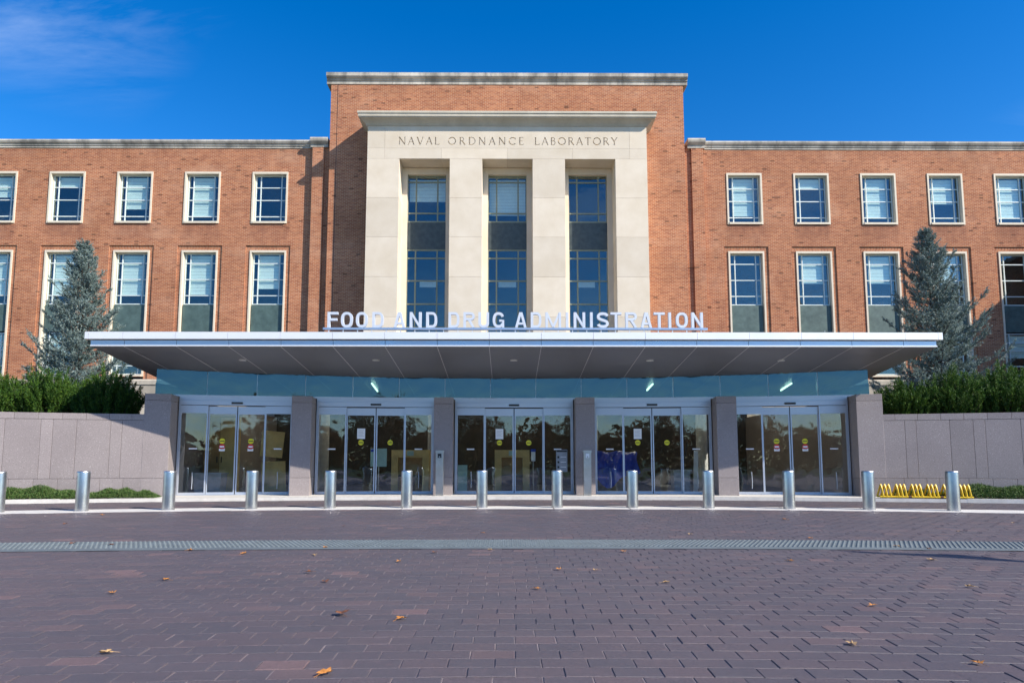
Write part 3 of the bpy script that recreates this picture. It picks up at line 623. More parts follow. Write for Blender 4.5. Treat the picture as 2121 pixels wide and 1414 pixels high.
# portal windows
PWX = [-0.95, -0.53, 0.53, 0.95]; ZA = [12.93, 13.36, 14.95, 15.27]; ZB = [5.4, 6.5, 7.66, 8.81, 9.96, 11.09, 11.50]
for i, (a, b) in enumerate(opens):
    x = (a + b) / 2; o = blink('portal_window', MB().box(-0.955, 0.955, 0.10, 0.16, 11.54, 12.89).mesh('portal_window', 'darkslate'), (x, YB + 0.0, 0))
    for zs in (ZA, ZB): link('window_frame', frame_mesh(PWX, zs, 0.14, 0.07, 'bronze'), o); glaze(o, PWX, zs, 0.14)
    if i < 2: blind(o, 13.4 if i == 1 else 14.1, 15.2, 0.45, 1.8)
    blind(o, 9.95, 10.25, 1.2, 0.9)

# projecting wing off to the right, whose shadow falls across the far bay
ow = tag(empty('projecting_brick_wing', (34, 26, 0)), 'projecting brick wing at right whose diagonal shadow falls on the lower facade', 'building')
o = MB().box(-4.6, 10, -7, 6.9, 0, 12.8).build('wing_wall', 'brick', ow); MB().box(-4.7, 10.1, -7.1, 6.9, 12.8, 13.05).build('coping', 'coping', ow)

# ------------------------------------------------------------------ entrance pavilion: granite pillars, sliding doors, clerestory
pav = tag(empty('entrance_pavilion', (XE, 22.2, 0)), 'curved granite and glass entrance with five sets of sliding doors', 'entrance')
PINV = Matrix.Translation((-XE, -22.2, 0))
def plink(name, me, loc, rz=0.0, parent=None):
    o = link(name, me, parent or pav, loc, rz)
    if parent is None: o.matrix_parent_inverse = PINV
    return o
RF, RD = 49.4, 50.2
pil = [(-10.67, 0.72), (-6.56, 0.60), (-2.22, 0.60), (2.22, 0.60), (6.56, 0.60), (10.67, 0.72)]
for s, wd in pil:
    c, rz = arc(s, RF); dep = 0.95
    sh = plink('pillar', bevel(MB().box(-wd / 2, wd / 2, 0, dep, 0.706, 2.994).mesh('pillar', 'granite'), 0.006), c, rz)
    link('base_block', bevel(MB().box(-wd / 2, wd / 2, 0, dep, 0.10, 0.70).mesh('base_block', 'granite'), 0.006), sh)
    link('cap_block', bevel(MB().box(-wd / 2, wd / 2, 0, dep, 3.0, 3.20).mesh('cap_block', 'granite'), 0.006), sh)
def leaf_obj(x0, x1, y, z0, z1, c, rz, stile=0.035, top=0.24, bot=0.085):
    mb = MB(); mb.box(x0, x0 + stile, y - 0.02, y + 0.02, z0, z1); mb.box(x1 - stile, x1, y - 0.02, y + 0.02, z0, z1)
    mb.box(x0 + stile, x1 - stile, y - 0.018, y + 0.018, z1 - top, z1 - 0.001); mb.box(x0 + stile, x1 - stile, y - 0.018, y + 0.018, z0 + 0.001, z0 + bot)
    o = plink('door_leaf', mb.mesh('door_leaf', 'door_metal'), c, rz)
    link('pane', MB().box(x0 + stile, x1 - stile, y - 0.004, y + 0.004, z0 + bot, z1 - top).mesh('pane', 'glass_door'), o)
    return o
def disc(name, cx, cz, r, y, m, parent, n=20):
    mb = MB(); mb.v = [(cx + r * math.cos(2 * math.pi * i / n), y - 0.003, cz + r * math.sin(2 * math.pi * i / n)) for i in range(n)] + [(cx + r * math.cos(2 * math.pi * i / n), y, cz + r * math.sin(2 * math.pi * i / n)) for i in range(n)]
    mb.f = [tuple(range(n))] + [(i, (i + 1) % n, n + (i + 1) % n, n + i) for i in range(n)]
    return mb.build(name, m, parent)
def plate(name, x0, x1, z0, z1, y, m, parent, t=0.003): return MB().box(x0, x1, y - t, y, z0, z1).build(name, m, parent)
bays = [(-8.60, 3.42), (-4.39, 3.74), (0.0, 3.84), (4.39, 3.74), (8.60, 3.42)]
ZT, Z0 = 2.93, 0.165
for bi, (s, wd) in enumerate(bays):
    c, rz = arc(s, RD); h = wd / 2
    hd = plink('door_header', MB().box(-h, h, -0.02, 0.14, 3.09, 3.245).mesh('door_header', 'door_metal'), c, rz)
    link('operator_cover', MB().box(-h + 0.04, h - 0.04, -0.06, 0.12, 2.945, 3.085).mesh('operator_cover', 'door_metal'), hd)
    link('motion_sensor', bevel(MB().box(-0.17, 0.17, -0.10, -0.061, 2.985, 3.045).mesh('motion_sensor', 'black'), 0.012), hd)
    link('track_slot', MB().box(-h + 0.05, h - 0.05, 0.0, 0.1, 2.931, 2.944).mesh('track_slot', 'black'), hd)
    for sg in (-1, 1): plink('door_jamb', MB().box(*sorted((sg * h, sg * (h - 0.05))), -0.03, 0.14, Z0, 3.088).mesh('door_jamb', 'door_metal'), c, rz)
    q = h - 0.055; m = q / 2 + 0.02
    outerL = leaf_obj(-q, -m, -0.03, Z0, ZT, c, rz); outerR = leaf_obj(m, q, -0.03, Z0, ZT, c, rz)
    inL = leaf_obj(-m, -0.015, 0.05, Z0, ZT - 0.02, c, rz); inR = leaf_obj(0.015, m, 0.05, Z0, ZT - 0.02, c, rz)
    plink('door_gasket', MB().box(-0.014, 0.014, 0.04, 0.06, Z0, ZT - 0.01).mesh('door_gasket', 'black'), c, rz)
    plink('door_threshold', MB().box(-h, h, -0.08, 0.14, 0.166, 0.185).mesh('door_threshold', 'alu_low'), c, rz)
    for lf, cx in ((inL, -m / 2), (inR, m / 2)):
        y = 0.045
        yz = 1.83 if bi in (0, 4) else 1.80
        d = disc('yellow_sticker', cx, yz, 0.085, y, 'sticker_y', lf)
        plate('sticker_band', cx - 0.07, cx + 0.07, yz - 0.012, yz + 0.012, y - 0.0035, 'black', lf, 0.002)
        if bi in (0, 4):
            disc('stop_sticker', cx, yz - 0.175, 0.09, y - 0.004, 'sticker_r', lf); plate('stop_sticker_text', cx - 0.065, cx + 0.065, yz - 0.20, yz - 0.15, y - 0.0075, 'paper', lf, 0.002)
            plate('notice', cx - 0.085, cx + 0.085, yz - 0.31, yz - 0.235, y - 0.004, 'paper', lf)
        elif lf is inL:
            nt_ = plate('paper_notice', cx - 0.125, cx + 0.125, yz + 0.12, yz + 0.45, y, 'paper', lf)
            for r_ in range(5): plate('printed_line', cx - 0.09, cx + 0.09 - 0.03 * (r_ % 2), yz + 0.20 + 0.045 * r_, yz + 0.208 + 0.045 * r_, y - 0.0032, 'binmat', lf, 0.001)
    for lf, cx in ((outerL, -(q + m) / 2), (outerR, (q + m) / 2)):
        plate('push_label', cx - 0.12, cx + 0.12, 1.57, 1.61, -0.035, 'paper', lf)
        MB().tube([(cx + 0.02, -0.07, 0.35), (cx + 0.03, -0.075, 0.6), (cx + 0.02, -0.07, 0.87)], 0.011, 8).build('push_bar', 'door_metal', lf, smooth=True)
    if bi == 2:
        p_ = plate('visitor_poster', 1.36, 1.72, 0.86, 1.58, -0.035, 'binmat', outerR); plate('poster_header', 1.37, 1.71, 1.50, 1.56, -0.039, 'black', outerR)
        for r_ in range(3): plate('poster_icon', 1.40, 1.46, 1.30 - 0.16 * r_, 1.37 - 0.16 * r_, -0.0385, 'black', outerR, 0.001); plate('poster_line', 1.50, 1.68, 1.33 - 0.16 * r_, 1.35 - 0.16 * r_, -0.0385, 'paper', outerR, 0.001)
# clerestory glass
np_ = 15; s0, s1 = -10.98, 10.92; ds = (s1 - s0) / np_
SL = 0.118; zs_at = lambda y: 4.34 - SL * (y - 18.55)          # soffit height
for i in range(np_):
    s = s0 + (i + 0.5) * ds; c, rz = arc(s, RD + 0.06)
    yl, yr = arc(s - ds / 2, RD + 0.06)[0].y, arc(s + ds / 2, RD + 0.06)[0].y
    wd = ds * 1.013 / 2 - 0.006; mb = MB()
    for yy in (-0.006, 0.006): mb.v += [(-wd, yy, 3.262), (wd, yy, 3.262), (wd, yy, zs_at(yr) - 0.004), (-wd, yy, zs_at(yl) - 0.004)]
    mb.f = [(0, 1, 2, 3), (7, 6, 5, 4), (0, 4, 5, 1), (1, 5, 6, 2), (2, 6, 7, 3), (3, 7, 4, 0)]
    plink('clerestory_pane', mb.mesh('clerestory_pane', 'glass_top'), c, rz + random.uniform(-0.012, 0.012)).rotation_euler.x = 0
    plink('clerestory_rail', MB().box(-ds * 0.507, ds * 0.507, -0.05, 0.07, 3.207, 3.26).mesh('clerestory_rail', 'door_metal'), c, rz)
    if i: 
        e, rz2 = arc(s - ds / 2, RD + 0.06); plink('glass_fin', MB().box(-0.006, 0.006, 0.012, 0.22, 3.262, zs_at(e.y) - 0.03).mesh('glass_fin', 'alu_low'), e, rz2)
for sg, xx in ((-1, s0), (1, s1)):
    e, rz = arc(xx, RD + 0.06); L2 = 3.2
    plink('side_pane', MB().box(e.x - 0.006, e.x + 0.006, e.y, e.y + L2, 3.2, 3.62).mesh('side_pane', 'glass_top'), (0, 0, 0))
    plink('side_wall', MB().box(*sorted((e.x - sg * 0.02, e.x - sg * 0.3)), e.y + 0.9, 31.4, 0.1, 3.2).mesh('side_wall', 'granite'), (0, 0, 0))
# lobby shell
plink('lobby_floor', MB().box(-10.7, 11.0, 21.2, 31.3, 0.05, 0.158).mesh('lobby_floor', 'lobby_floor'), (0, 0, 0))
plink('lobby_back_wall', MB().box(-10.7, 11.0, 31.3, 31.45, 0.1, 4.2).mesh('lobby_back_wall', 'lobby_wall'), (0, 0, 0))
plink('lobby_ceiling', MB().box(-10.7, 11.0, 24.7, 31.3, 4.25, 4.3).mesh('lobby_ceiling', 'lobby_ceiling'), (0, 0, 0))
for a_, b_ in (((-4.53, 22.6, 3.775), (-4.585, 23.9, 3.65)), ((4.83, 22.6, 3.765), (4.90, 23.9, 3.69)), ((9.47, 22.6, 3.79), (9.63, 23.9, 3.69))):
    plink('ceiling_or_fill_tube', MB().tube([a_, b_], 0.03, 8).mesh('ceiling_or_fill_tube', 'tube', True), (0, 0, 0))
for x in (-9, -5.5, -2, 1.5, 5, 8.5):
    plink('ceiling_or_fill_tube', MB().box(x - 0.06, x + 0.06, 25.5, 29.5, 4.19, 4.245).mesh('ceiling_or_fill_tube', 'tube_fill'), (0, 0, 0))  # unseen fill tubes, added at the back to brighten the lobby contents
for x in (-7.4, -3.0, 3.4, 7.8): plink('lobby_column', MB().lathe([(0.22, 0.158), (0.22, 4.2)], 20, x, 27.5).mesh('lobby_column', 'lobby_ceiling', True), (0, 0, 0))

# ------------------------------------------------------------------ canopy
can = tag(empty('entrance_canopy', (XE, 18.5, 4.3)), 'wide flat metal canopy with white fascia panels and grey sloping soffit over entrance', 'canopy')
CINV = Matrix.Translation((-XE, -18.5, -4.3))
def clink(name, mb, m, **k):
    o = mb.build(name, m, can, **k); o.matrix_parent_inverse = CINV; return o
HW = 11.79; YC = 18.5; YBK = 25.0
jx = [XE - HW, XE - HW + 0.10] + [XE + 1.433 * (k + 0.5) for k in range(-8, 8)] + [XE + HW - 0.13, XE + HW]
for i in range(len(jx) - 1):
    a, b = jx[i] + 0.004, jx[i + 1] - 0.004
    clink('upper_fascia_panel', MB().box(a, b, YC, YC + 0.5, 4.535, 4.73), 'alu')
    a2, b2 = max(a, XE - HW + 0.12), min(b, XE + HW - 0.12)
    if b2 > a2: clink('lower_fascia_panel', MB().box(a2 + 0.002, b2 - 0.002, YC + 0.10, YC + 0.5, 4.375, 4.505), 'alu_low')
clink('drip_edge', MB().box(XE - HW + 0.12, XE + HW - 0.12, YC + 0.075, YC + 0.5, 4.345, 4.372), 'alu')
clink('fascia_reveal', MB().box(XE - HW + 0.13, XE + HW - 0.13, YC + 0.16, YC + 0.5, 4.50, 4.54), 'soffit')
for sg in (-1, 1):
    a, b = sorted((XE + sg * HW, XE + sg * (HW - 0.4)))
    n = 4
    for k in range(n):
        y0 = YC + 0.51 + k * (YBK - YC - 0.51) / n; y1 = YC + 0.51 + (k + 1) * (YBK - YC - 0.51) / n
        clink('side_fascia_panel', MB().box(a, b, y0 + 0.004, y1 - 0.004, 4.535, 4.73), 'alu')
clink('canopy_roof', MB().box(XE - HW + 0.05, XE + HW - 0.05, YC + 0.05, 32.4, 4.66, 4.70), 'roofing')
sx = [XE - HW + 0.14] + [XE + 1.433 * (k + 0.5) for k in range(-8, 8)] + [XE + HW - 0.14]
for i in range(len(sx) - 1):
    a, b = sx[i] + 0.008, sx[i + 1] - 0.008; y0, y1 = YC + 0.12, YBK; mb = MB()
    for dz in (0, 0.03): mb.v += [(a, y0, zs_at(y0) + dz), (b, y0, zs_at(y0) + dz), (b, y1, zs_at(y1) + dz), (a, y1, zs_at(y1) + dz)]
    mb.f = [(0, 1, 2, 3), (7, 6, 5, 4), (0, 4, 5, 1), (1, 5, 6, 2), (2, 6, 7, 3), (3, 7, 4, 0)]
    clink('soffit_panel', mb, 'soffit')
    if i:
        mb = MB(); a = sx[i]
        for dz in (-0.004, 0.02): mb.v += [(a - 0.0075, y0, zs_at(y0) + dz), (a + 0.0075, y0, zs_at(y0) + dz), (a + 0.0075, y1, zs_at(y1) + dz), (a - 0.0075, y1, zs_at(y1) + dz)]
        mb.f = [(0, 1, 2, 3), (7, 6, 5, 4), (0, 4, 5, 1), (1, 5, 6, 2), (2, 6, 7, 3), (3, 7, 4, 0)]
        clink('soffit_seam', mb, 'alu')
mb = MB()
for a, b in ((XE - HW + 0.14, XE - HW + 0.18), (XE + HW - 0.18, XE + HW - 0.14)):
    n0 = len(mb.v); y0, y1 = YC + 0.51, YBK
    mb.v += [(a, y0, zs_at(y0) + 0.031), (b, y0, zs_at(y0) + 0.031), (b, y1, zs_at(y1) + 0.031), (a, y1, zs_at(y1) + 0.031), (a, y0, 4.54), (b, y0, 4.54), (b, y1, 4.54), (a, y1, 4.54)]
    mb.f += [tuple(n0 + q for q in f) for f in ((0, 1, 2, 3), (7, 6, 5, 4), (0, 4, 5, 1), (1, 5, 6, 2), (2, 6, 7, 3), (3, 7, 4, 0))]
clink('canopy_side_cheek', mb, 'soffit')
mb = MB(); mb.v = [(XE - HW + .15, YC + .2, zs_at(YC + .2) + 0.05), (XE + HW - .15, YC + .2, zs_at(YC + .2) + 0.05), (XE + HW - .15, YBK, zs_at(YBK) + 0.05), (XE - HW + .15, YBK, zs_at(YBK) + 0.05)]; mb.f = [(0, 1, 2, 3)]
clink('soffit_backing', mb, 'alu', fix=False)
for x in (-7.84, -3.9, 0.17, 4.2, 8.1):
    y = 20.0; z = zs_at(y); clink('recessed_light', MB().lathe([(0.11, z - 0.012), (0.10, z + 0.02)], 20, x, y), 'alu')
for x in (5.75, 9.3): clink('lightning_rod', MB().lathe([(0.008, 4.70), (0.004, 5.02)], 6, x, YC + 1.2), 'alu')

# ------------------------------------------------------------------ rooftop sign
sg_ = tag(empty('roof_sign', (XE, YC + 0.12, 4.73)), 'silver block letters FOOD AND DRUG ADMINISTRATION standing on a rail above canopy', 'sign')
SINV = Matrix.Translation((-XE, -(YC + 0.12), -4.73))
def slink(name, mb, m, **k):
    o = mb.build(name, m, sg_, **k); o.matrix_parent_inverse = SINV; return o
YS = YC + 0.12
slink('sign_rail', MB().box(-5.10, 5.52, YS - 0.06, YS + 0.06, 4.812, 4.865), 'alu_low')
for k in range(27): x = -4.95 + k * 10.3 / 26; slink('sign_post', MB().box(x - 0.012, x + 0.012, YS - 0.012, YS + 0.012, 4.69, 4.811), 'alu')
LET = 'F 45 100,O 117 180,O 197 260,D 285 345,A 400 460,N 485 548,D 573 632,D 693 752,R 773 834,U 853 910,G 930 993,A 1050 1112,D 1134 1192,M 1213 1297,I 1320 1340,N 1365 1427,I 1450 1470,S 1490 1553,T 1563 1622,R 1643 1705,A 1725 1785,T 1796 1855,I 1871 1892,O 1915 1978,N 1998 2060'
fx_ = lambda v: -4.985 + (v - 45) / (2060 - 45) * (5.40 + 4.985)
for it in LET.split(','):
    ch, a, b = it.split(); x0, x1 = fx_(float(a)), fx_(float(b)); H_ = 0.435; wd = (x1 - x0) / H_; mb = MB()
    for qi, (pts, t) in enumerate(sans(ch, wd, 0.165 if ch != 'M' else 0.155)):
        stroke(mb, [(x0 + p[0] * H_, 4.868 + p[1] * H_) for p in pts], t * H_, YS - 0.05 + 0.002 * qi, YS + 0.04 - 0.002 * qi, ch == 'O', (4.868, 4.868 + H_))
    slink('letter', mb, 'letter')

# ------------------------------------------------------------------ granite retaining walls
for sg, nm in ((-1, 'granite retaining wall left of the doors with shrubs behind it'), (1, 'granite retaining wall right of the doors behind the yellow racks')):
    c0, r0_ = arc(sg * 14.2, RF); wall = tag(empty('retaining_wall', c0), nm, 'wall'); winv = Matrix.Translation(-c0)
    def run(pattern, z0, z1, name, proj=0.0, start=0.0):
        s = 11.0 + start; i = 0
        while s < 26.5:
            L3 = pattern[i % len(pattern)]; i += 1
            if s + L3 > 11.1:
                a = max(s, 11.0); c, rz = arc(sg * (a + s + L3) / 2, RF + 0.006)
                o = link(name, bevel(MB().box(-(s + L3 - a) / 2 + 0.0035, (s + L3 - a) / 2 - 0.0035, -proj, 0.22, z0, z1).mesh(name, 'granite'), 0.004), wall, c, rz); o.matrix_parent_inverse = winv
            s += L3
    run([0.60], 2.405, 2.585, 'coping_slab', 0.004, -0.25)
    run([0.60, 0.30, 0.88], 0.712, 2.398, 'wall_slab', 0, 0.0)
    run([0.60, 0.60, 0.33, 0.75], 0.10, 0.705, 'base_slab', 0.002, -0.1)
    mb = MB()
    for i in range(30):
        a, rz = arc(sg * (11.05 + i * 0.5), RF + 0.24); b, rz = arc(sg * (11.55 + i * 0.5), RF + 0.24); mb.quad((a.x, a.y, 0.1), (b.x, b.y, 0.1), (b.x, b.y, 2.5), (a.x, a.y, 2.5))
    o = mb.build('backing', 'black', wall, fix=False); o.matrix_parent_inverse = winv

# ------------------------------------------------------------------ bollards
bprof = [(0.150, 0.002), (0.150, 0.02), (0.146, 0.024), (0.146, 0.925), (0.143, 0.945), (0.134, 0.957), (0.118, 0.96)]
bm_ = MB().lathe(bprof, 40).mesh('bollard', 'steel', True)
BX = [-12.08, -10.36, -8.46, -6.52, -4.59, -2.64, -0.68, 1.29, 3.25, 5.19, 7.17, 9.04, 10.90]
where = ['cut by the left edge of the picture', 'before the green ground cover on the left', 'before the left end pillar', 'before the leftmost doors', 'before the second doorway beside its left pillar',
 'before the second doorway beside the first card reader post', 'before the middle doorway on its left side', 'before the middle doorway on its right side', 'before the fourth doorway at its left half',
 'before the fifth pillar', 'before the rightmost doors', 'at the left end of the yellow racks', 'at the right end of the yellow racks']
for i, x in enumerate(BX):
    y = CY + math.sqrt(46.08 ** 2 - (x - XE) ** 2)
    o = link('bollard', bm_, None, (x, y, 0.003), random.uniform(0, 6)); tag(o, 'round brushed steel bollard ' + where[i], 'bollard', 'steel bollards along the kerb')

# ------------------------------------------------------------------ yellow bicycle racks
rk0 = [(10.92, 'left rack of the yellow row, partly behind a bollard'), (11.70, 'middle rack of the yellow row between two rusty joints'), (12.48, 'right rack of the yellow row ending at the ground cover')]
def rack_loop():
    mb = MB(); pts = [(0.045, -0.05, 0.03), (0.02, -0.04, 0.2), (0.006, -0.025, 0.32), (0.0, 0.0, 0.365), (-0.008, 0.035, 0.33), (-0.022, 0.12, 0.19), (-0.045, 0.22, 0.03)]
    return mb.tube(pts, 0.026, 8).mesh('wheel_loop', 'yellow', True)
loop_me = rack_loop()
for i, (x, lab) in enumerate(rk0):
    y = CY + math.sqrt(48.66 ** 2 - (x + 0.1 - XE) ** 2); th = math.asin((x - XE) / 48.66)
    rk = tag(empty('bicycle_rack', (x, y, 0.178), -th), lab, 'bike rack', 'yellow bicycle racks')
    for yy in (-0.05, 0.22): MB().tube([(-0.37, yy, 0.028), (0.37, yy, 0.028)], 0.027, 10).build('base_rail', 'yellow', rk, smooth=True)
    for k, lx in enumerate((-0.33, -0.23, -0.13, 0.07, 0.17, 0.27)):
        o = link('wheel_loop', loop_me, rk, (lx, 0, 0))
    if i < 2:
        for yy in (-0.05, 0.22): MB().tube([(0.365, yy, 0.03), (0.435, yy, 0.03)], 0.033, 10).build('coupling', 'rust', rk, smooth=True)

# ------------------------------------------------------------------ card reader posts
for x, lab, fl in ((-2.085, 'slim steel card reader post before the third pillar, dark reader on top', 0), (2.43, 'slim steel card reader post before the fourth pillar, pale keypad on top', 1)):
    p = tag(empty('card_reader_post', (x, 21.02, 0.166)), lab, 'post', 'card reader posts')
    bevel(MB().box(-0.115, 0.115, -0.09, 0.09, 0, 1.30).build('post_body', 'steel', p).data, 0.006)
    bevel(MB().box(-0.125, 0.125, -0.10, 0.10, 1.302, 1.37).build('post_cap', 'steel', p).data, 0.006)
    bevel(MB().box(-0.055, 0.055, -0.115, -0.091, 1.14, 1.27).build('card_reader', 'black' if fl == 0 else 'paper', p).data, 0.004)
    MB().box(-0.02, 0.02, -0.119, -0.1155, 1.165, 1.185).build('reader_light', 'paper' if fl == 0 else 'black', p)

# ------------------------------------------------------------------ things inside the lobby
def thing_box(name, x0, x1, y0, y1, z0, z1, m, label, cat, bv=0.01):
    o = MB().box(x0, x1, y0, y1, z0, z1).build(name, m); bevel(o.data, bv); return tag(o, label, cat)
t_ = tag(empty('wooden_cabinet', (-9.9, 23.6, 0.158)), 'tall brown wooden cabinet behind the leftmost doors', 'cabinet')
MB().box(-0.55, -0.01, 0, 0.4, 0, 2.55).build('cabinet_door', 'wood_dark', t_); MB().box(0.0, 0.54, 0, 0.4, 0, 2.55).build('cabinet_door', 'wood', t_); MB().box(-0.56, 0.55, 0.05, 0.45, 2.551, 2.6).build('cabinet_top', 'wood_dark', t_)
for x in (-0.08, 0.07): MB().box(x - 0.012, x + 0.012, -0.03, -0.001, 1.0, 1.2).build('handle', 'black', t_)
for (x, z0, z1, w_, tilt, lab) in ((-8.25, 1.35, 2.25, 0.75, 0.10, 'upper pale plywood board leaning behind the leftmost doors'), (-8.1, 0.17, 1.2, 0.8, -0.04, 'lower pale plywood board standing behind the leftmost doors')):
    o = MB().box(-w_ / 2, w_ / 2, -0.02, 0.02, 0, z1 - z0).build('plywood_board', 'wood'); o.location = (x, 23.9, z0); o.rotation_euler = (0.08, tilt, 0.15); tag(o, lab, 'board')
def bin_(x, y, lab, wd=0.9, hh=0.62, m='binmat'):
    b_ = tag(empty('storage_bin', (x, y, 0.158)), lab, 'bin'); mb = MB(); mb.v = [(sx_ * wd / 2 * f_, sy_ * 0.25 * f_, z) for z, f_ in ((0, 0.92), (hh, 1.0)) for sx_, sy_ in ((-1, -1), (1, -1), (1, 1), (-1, 1))]
    mb.f = [(3, 2, 1, 0), (4, 5, 6, 7)] + [(i, (i + 1) % 4, 4 + (i + 1) % 4, 4 + i) for i in range(4)]; mb.build('bin_body', m, b_); MB().box(-wd / 2 - 0.03, wd / 2 + 0.03, -0.29, 0.29, hh + 0.001, hh + 0.05).build('lid', m, b_)
bin_(-9.75, 22.6, 'low grey storage bin behind the leftmost doors'); bin_(5.75, 22.9, 'pale grey bin behind the fourth doorway', 0.55, 0.72)
st = tag(empty('sign_stand', (-4.33, 23.0, 0.158)), 'pale green notice board on a stand behind the second doorway', 'sign'); MB().box(-0.27, 0.27, -0.015, 0.015, 0.87, 1.47).build('notice_board', 'teal', st); MB().tube([(0, 0.03, 0), (0, 0.03, 1.3)], 0.018, 8).build('pole', 'steel', st); MB().lathe([(0.22, 0), (0.2, 0.02)], 20).build('base', 'black', st)
plate('board_header', -0.26, -0.05, 1.36, 1.45, -0.016, 'tarp', st)
def portal_desk(x, y, w_, lab):
    d = tag(empty('screening_frame', (x, y, 0.158)), lab, 'furniture')
    for a, b in ((-w_ / 2, -w_ / 2 + 0.24), (w_ / 2 - 0.24, w_ / 2)): MB().box(a, b, 0, 0.7, 0, 1.18).build('side_panel', 'wood', d)
    MB().box(-w_ / 2, w_ / 2, 0, 0.7, 1.181, 1.45).build('top_panel', 'wood', d); MB().box(-w_ / 2 + 0.241, w_ / 2 - 0.241, 0.3, 0.35, 0.55, 1.18).build('dark_hood', 'wood_dark', d); MB().box(-w_ / 2 + 0.241, w_ / 2 - 0.241, 0.1, 0.7, 0.50, 0.549).build('conveyor', 'black', d); MB().box(-0.12, 0.12, -0.004, -0.001, 1.24, 1.42).build('notice', 'teal', d)
portal_desk(-3.5, 24.6, 1.35, 'yellow wooden screening frame behind the second doorway'); portal_desk(0.15, 24.6, 1.25, 'yellow wooden screening frame behind the middle doorway')
thing_box('green_panel', -1.7, -1.38, 23.3, 23.36, 0.159, 1.08, 'teal', 'upright pale green panel behind the left side of middle doorway', 'panel')
sd = tag(empty('sanitizer_stand', (0.85, 23.0, 0.158)), 'hand sanitizer dispenser on a thin stand behind the middle doorway', 'dispenser'); MB().tube([(0, 0.05, 0), (0, 0.05, 1.25)], 0.02, 8).build('pole', 'steel', sd); bevel(MB().box(-0.07, 0.07, -0.05, 0.045, 1.05, 1.36).build('dispenser', 'paper', sd).data, 0.01); MB().box(-0.08, 0.08, -0.06, 0.05, 1.361, 1.45).build('dispenser_top', 'tarp', sd); MB().lathe([(0.18, 0), (0.17, 0.02)], 20).build('base', 'black', sd)
# blue tarpaulin draped over something bulky
nx, ny = 18, 8; mb = MB()
for j in range(ny + 1):
    for i in range(nx + 1):
        u, v = i / nx, j / ny; z = 1.55 - 0.1 * math.sin(u * 9) * v - v * v * (0.95 + 0.25 * math.sin(u * 5)); mb.v.append((3.05 + 1.5 * u + 0.05 * math.sin(v * 7), 24.5 - 0.75 * v + 0.06 * math.sin(u * 20 + v * 4), z + 0.03 * math.sin(u * 13)))
for j in range(ny):
    for i in range(nx): a = j * (nx + 1) + i; mb.f.append((a, a + 1, a + nx + 2, a + nx + 1))
tag(mb.build('blue_tarpaulin', 'tarp', None, smooth=True), 'crumpled blue tarpaulin draped over a crate behind the fourth doorway', 'tarpaulin')
thing_box('covered_crate', 3.15, 4.45, 24.55, 25.4, 0.159, 1.35, 'wood_dark', 'dark crate under the blue tarpaulin behind the fourth doorway', 'crate')
o = MB().box(-0.07, 0.07, -0.02, 0.02, 0, 1.4).build('white_board', 'paper'); o.location = (6.35, 23.3, 0.159); o.rotation_euler = (0.0, 0.04, 0); tag(o, 'narrow white board standing at the right of the fourth doorway', 'board')
o = MB().tube([(0, 0, 0), (0.32, 0.1, 1.75)], 0.03, 8).build('leaning_pole', 'black'); o.location = (5.9, 23.6, 0.16); tag(o, 'black pole leaning behind the grey bin of the fourth doorway', 'pole')

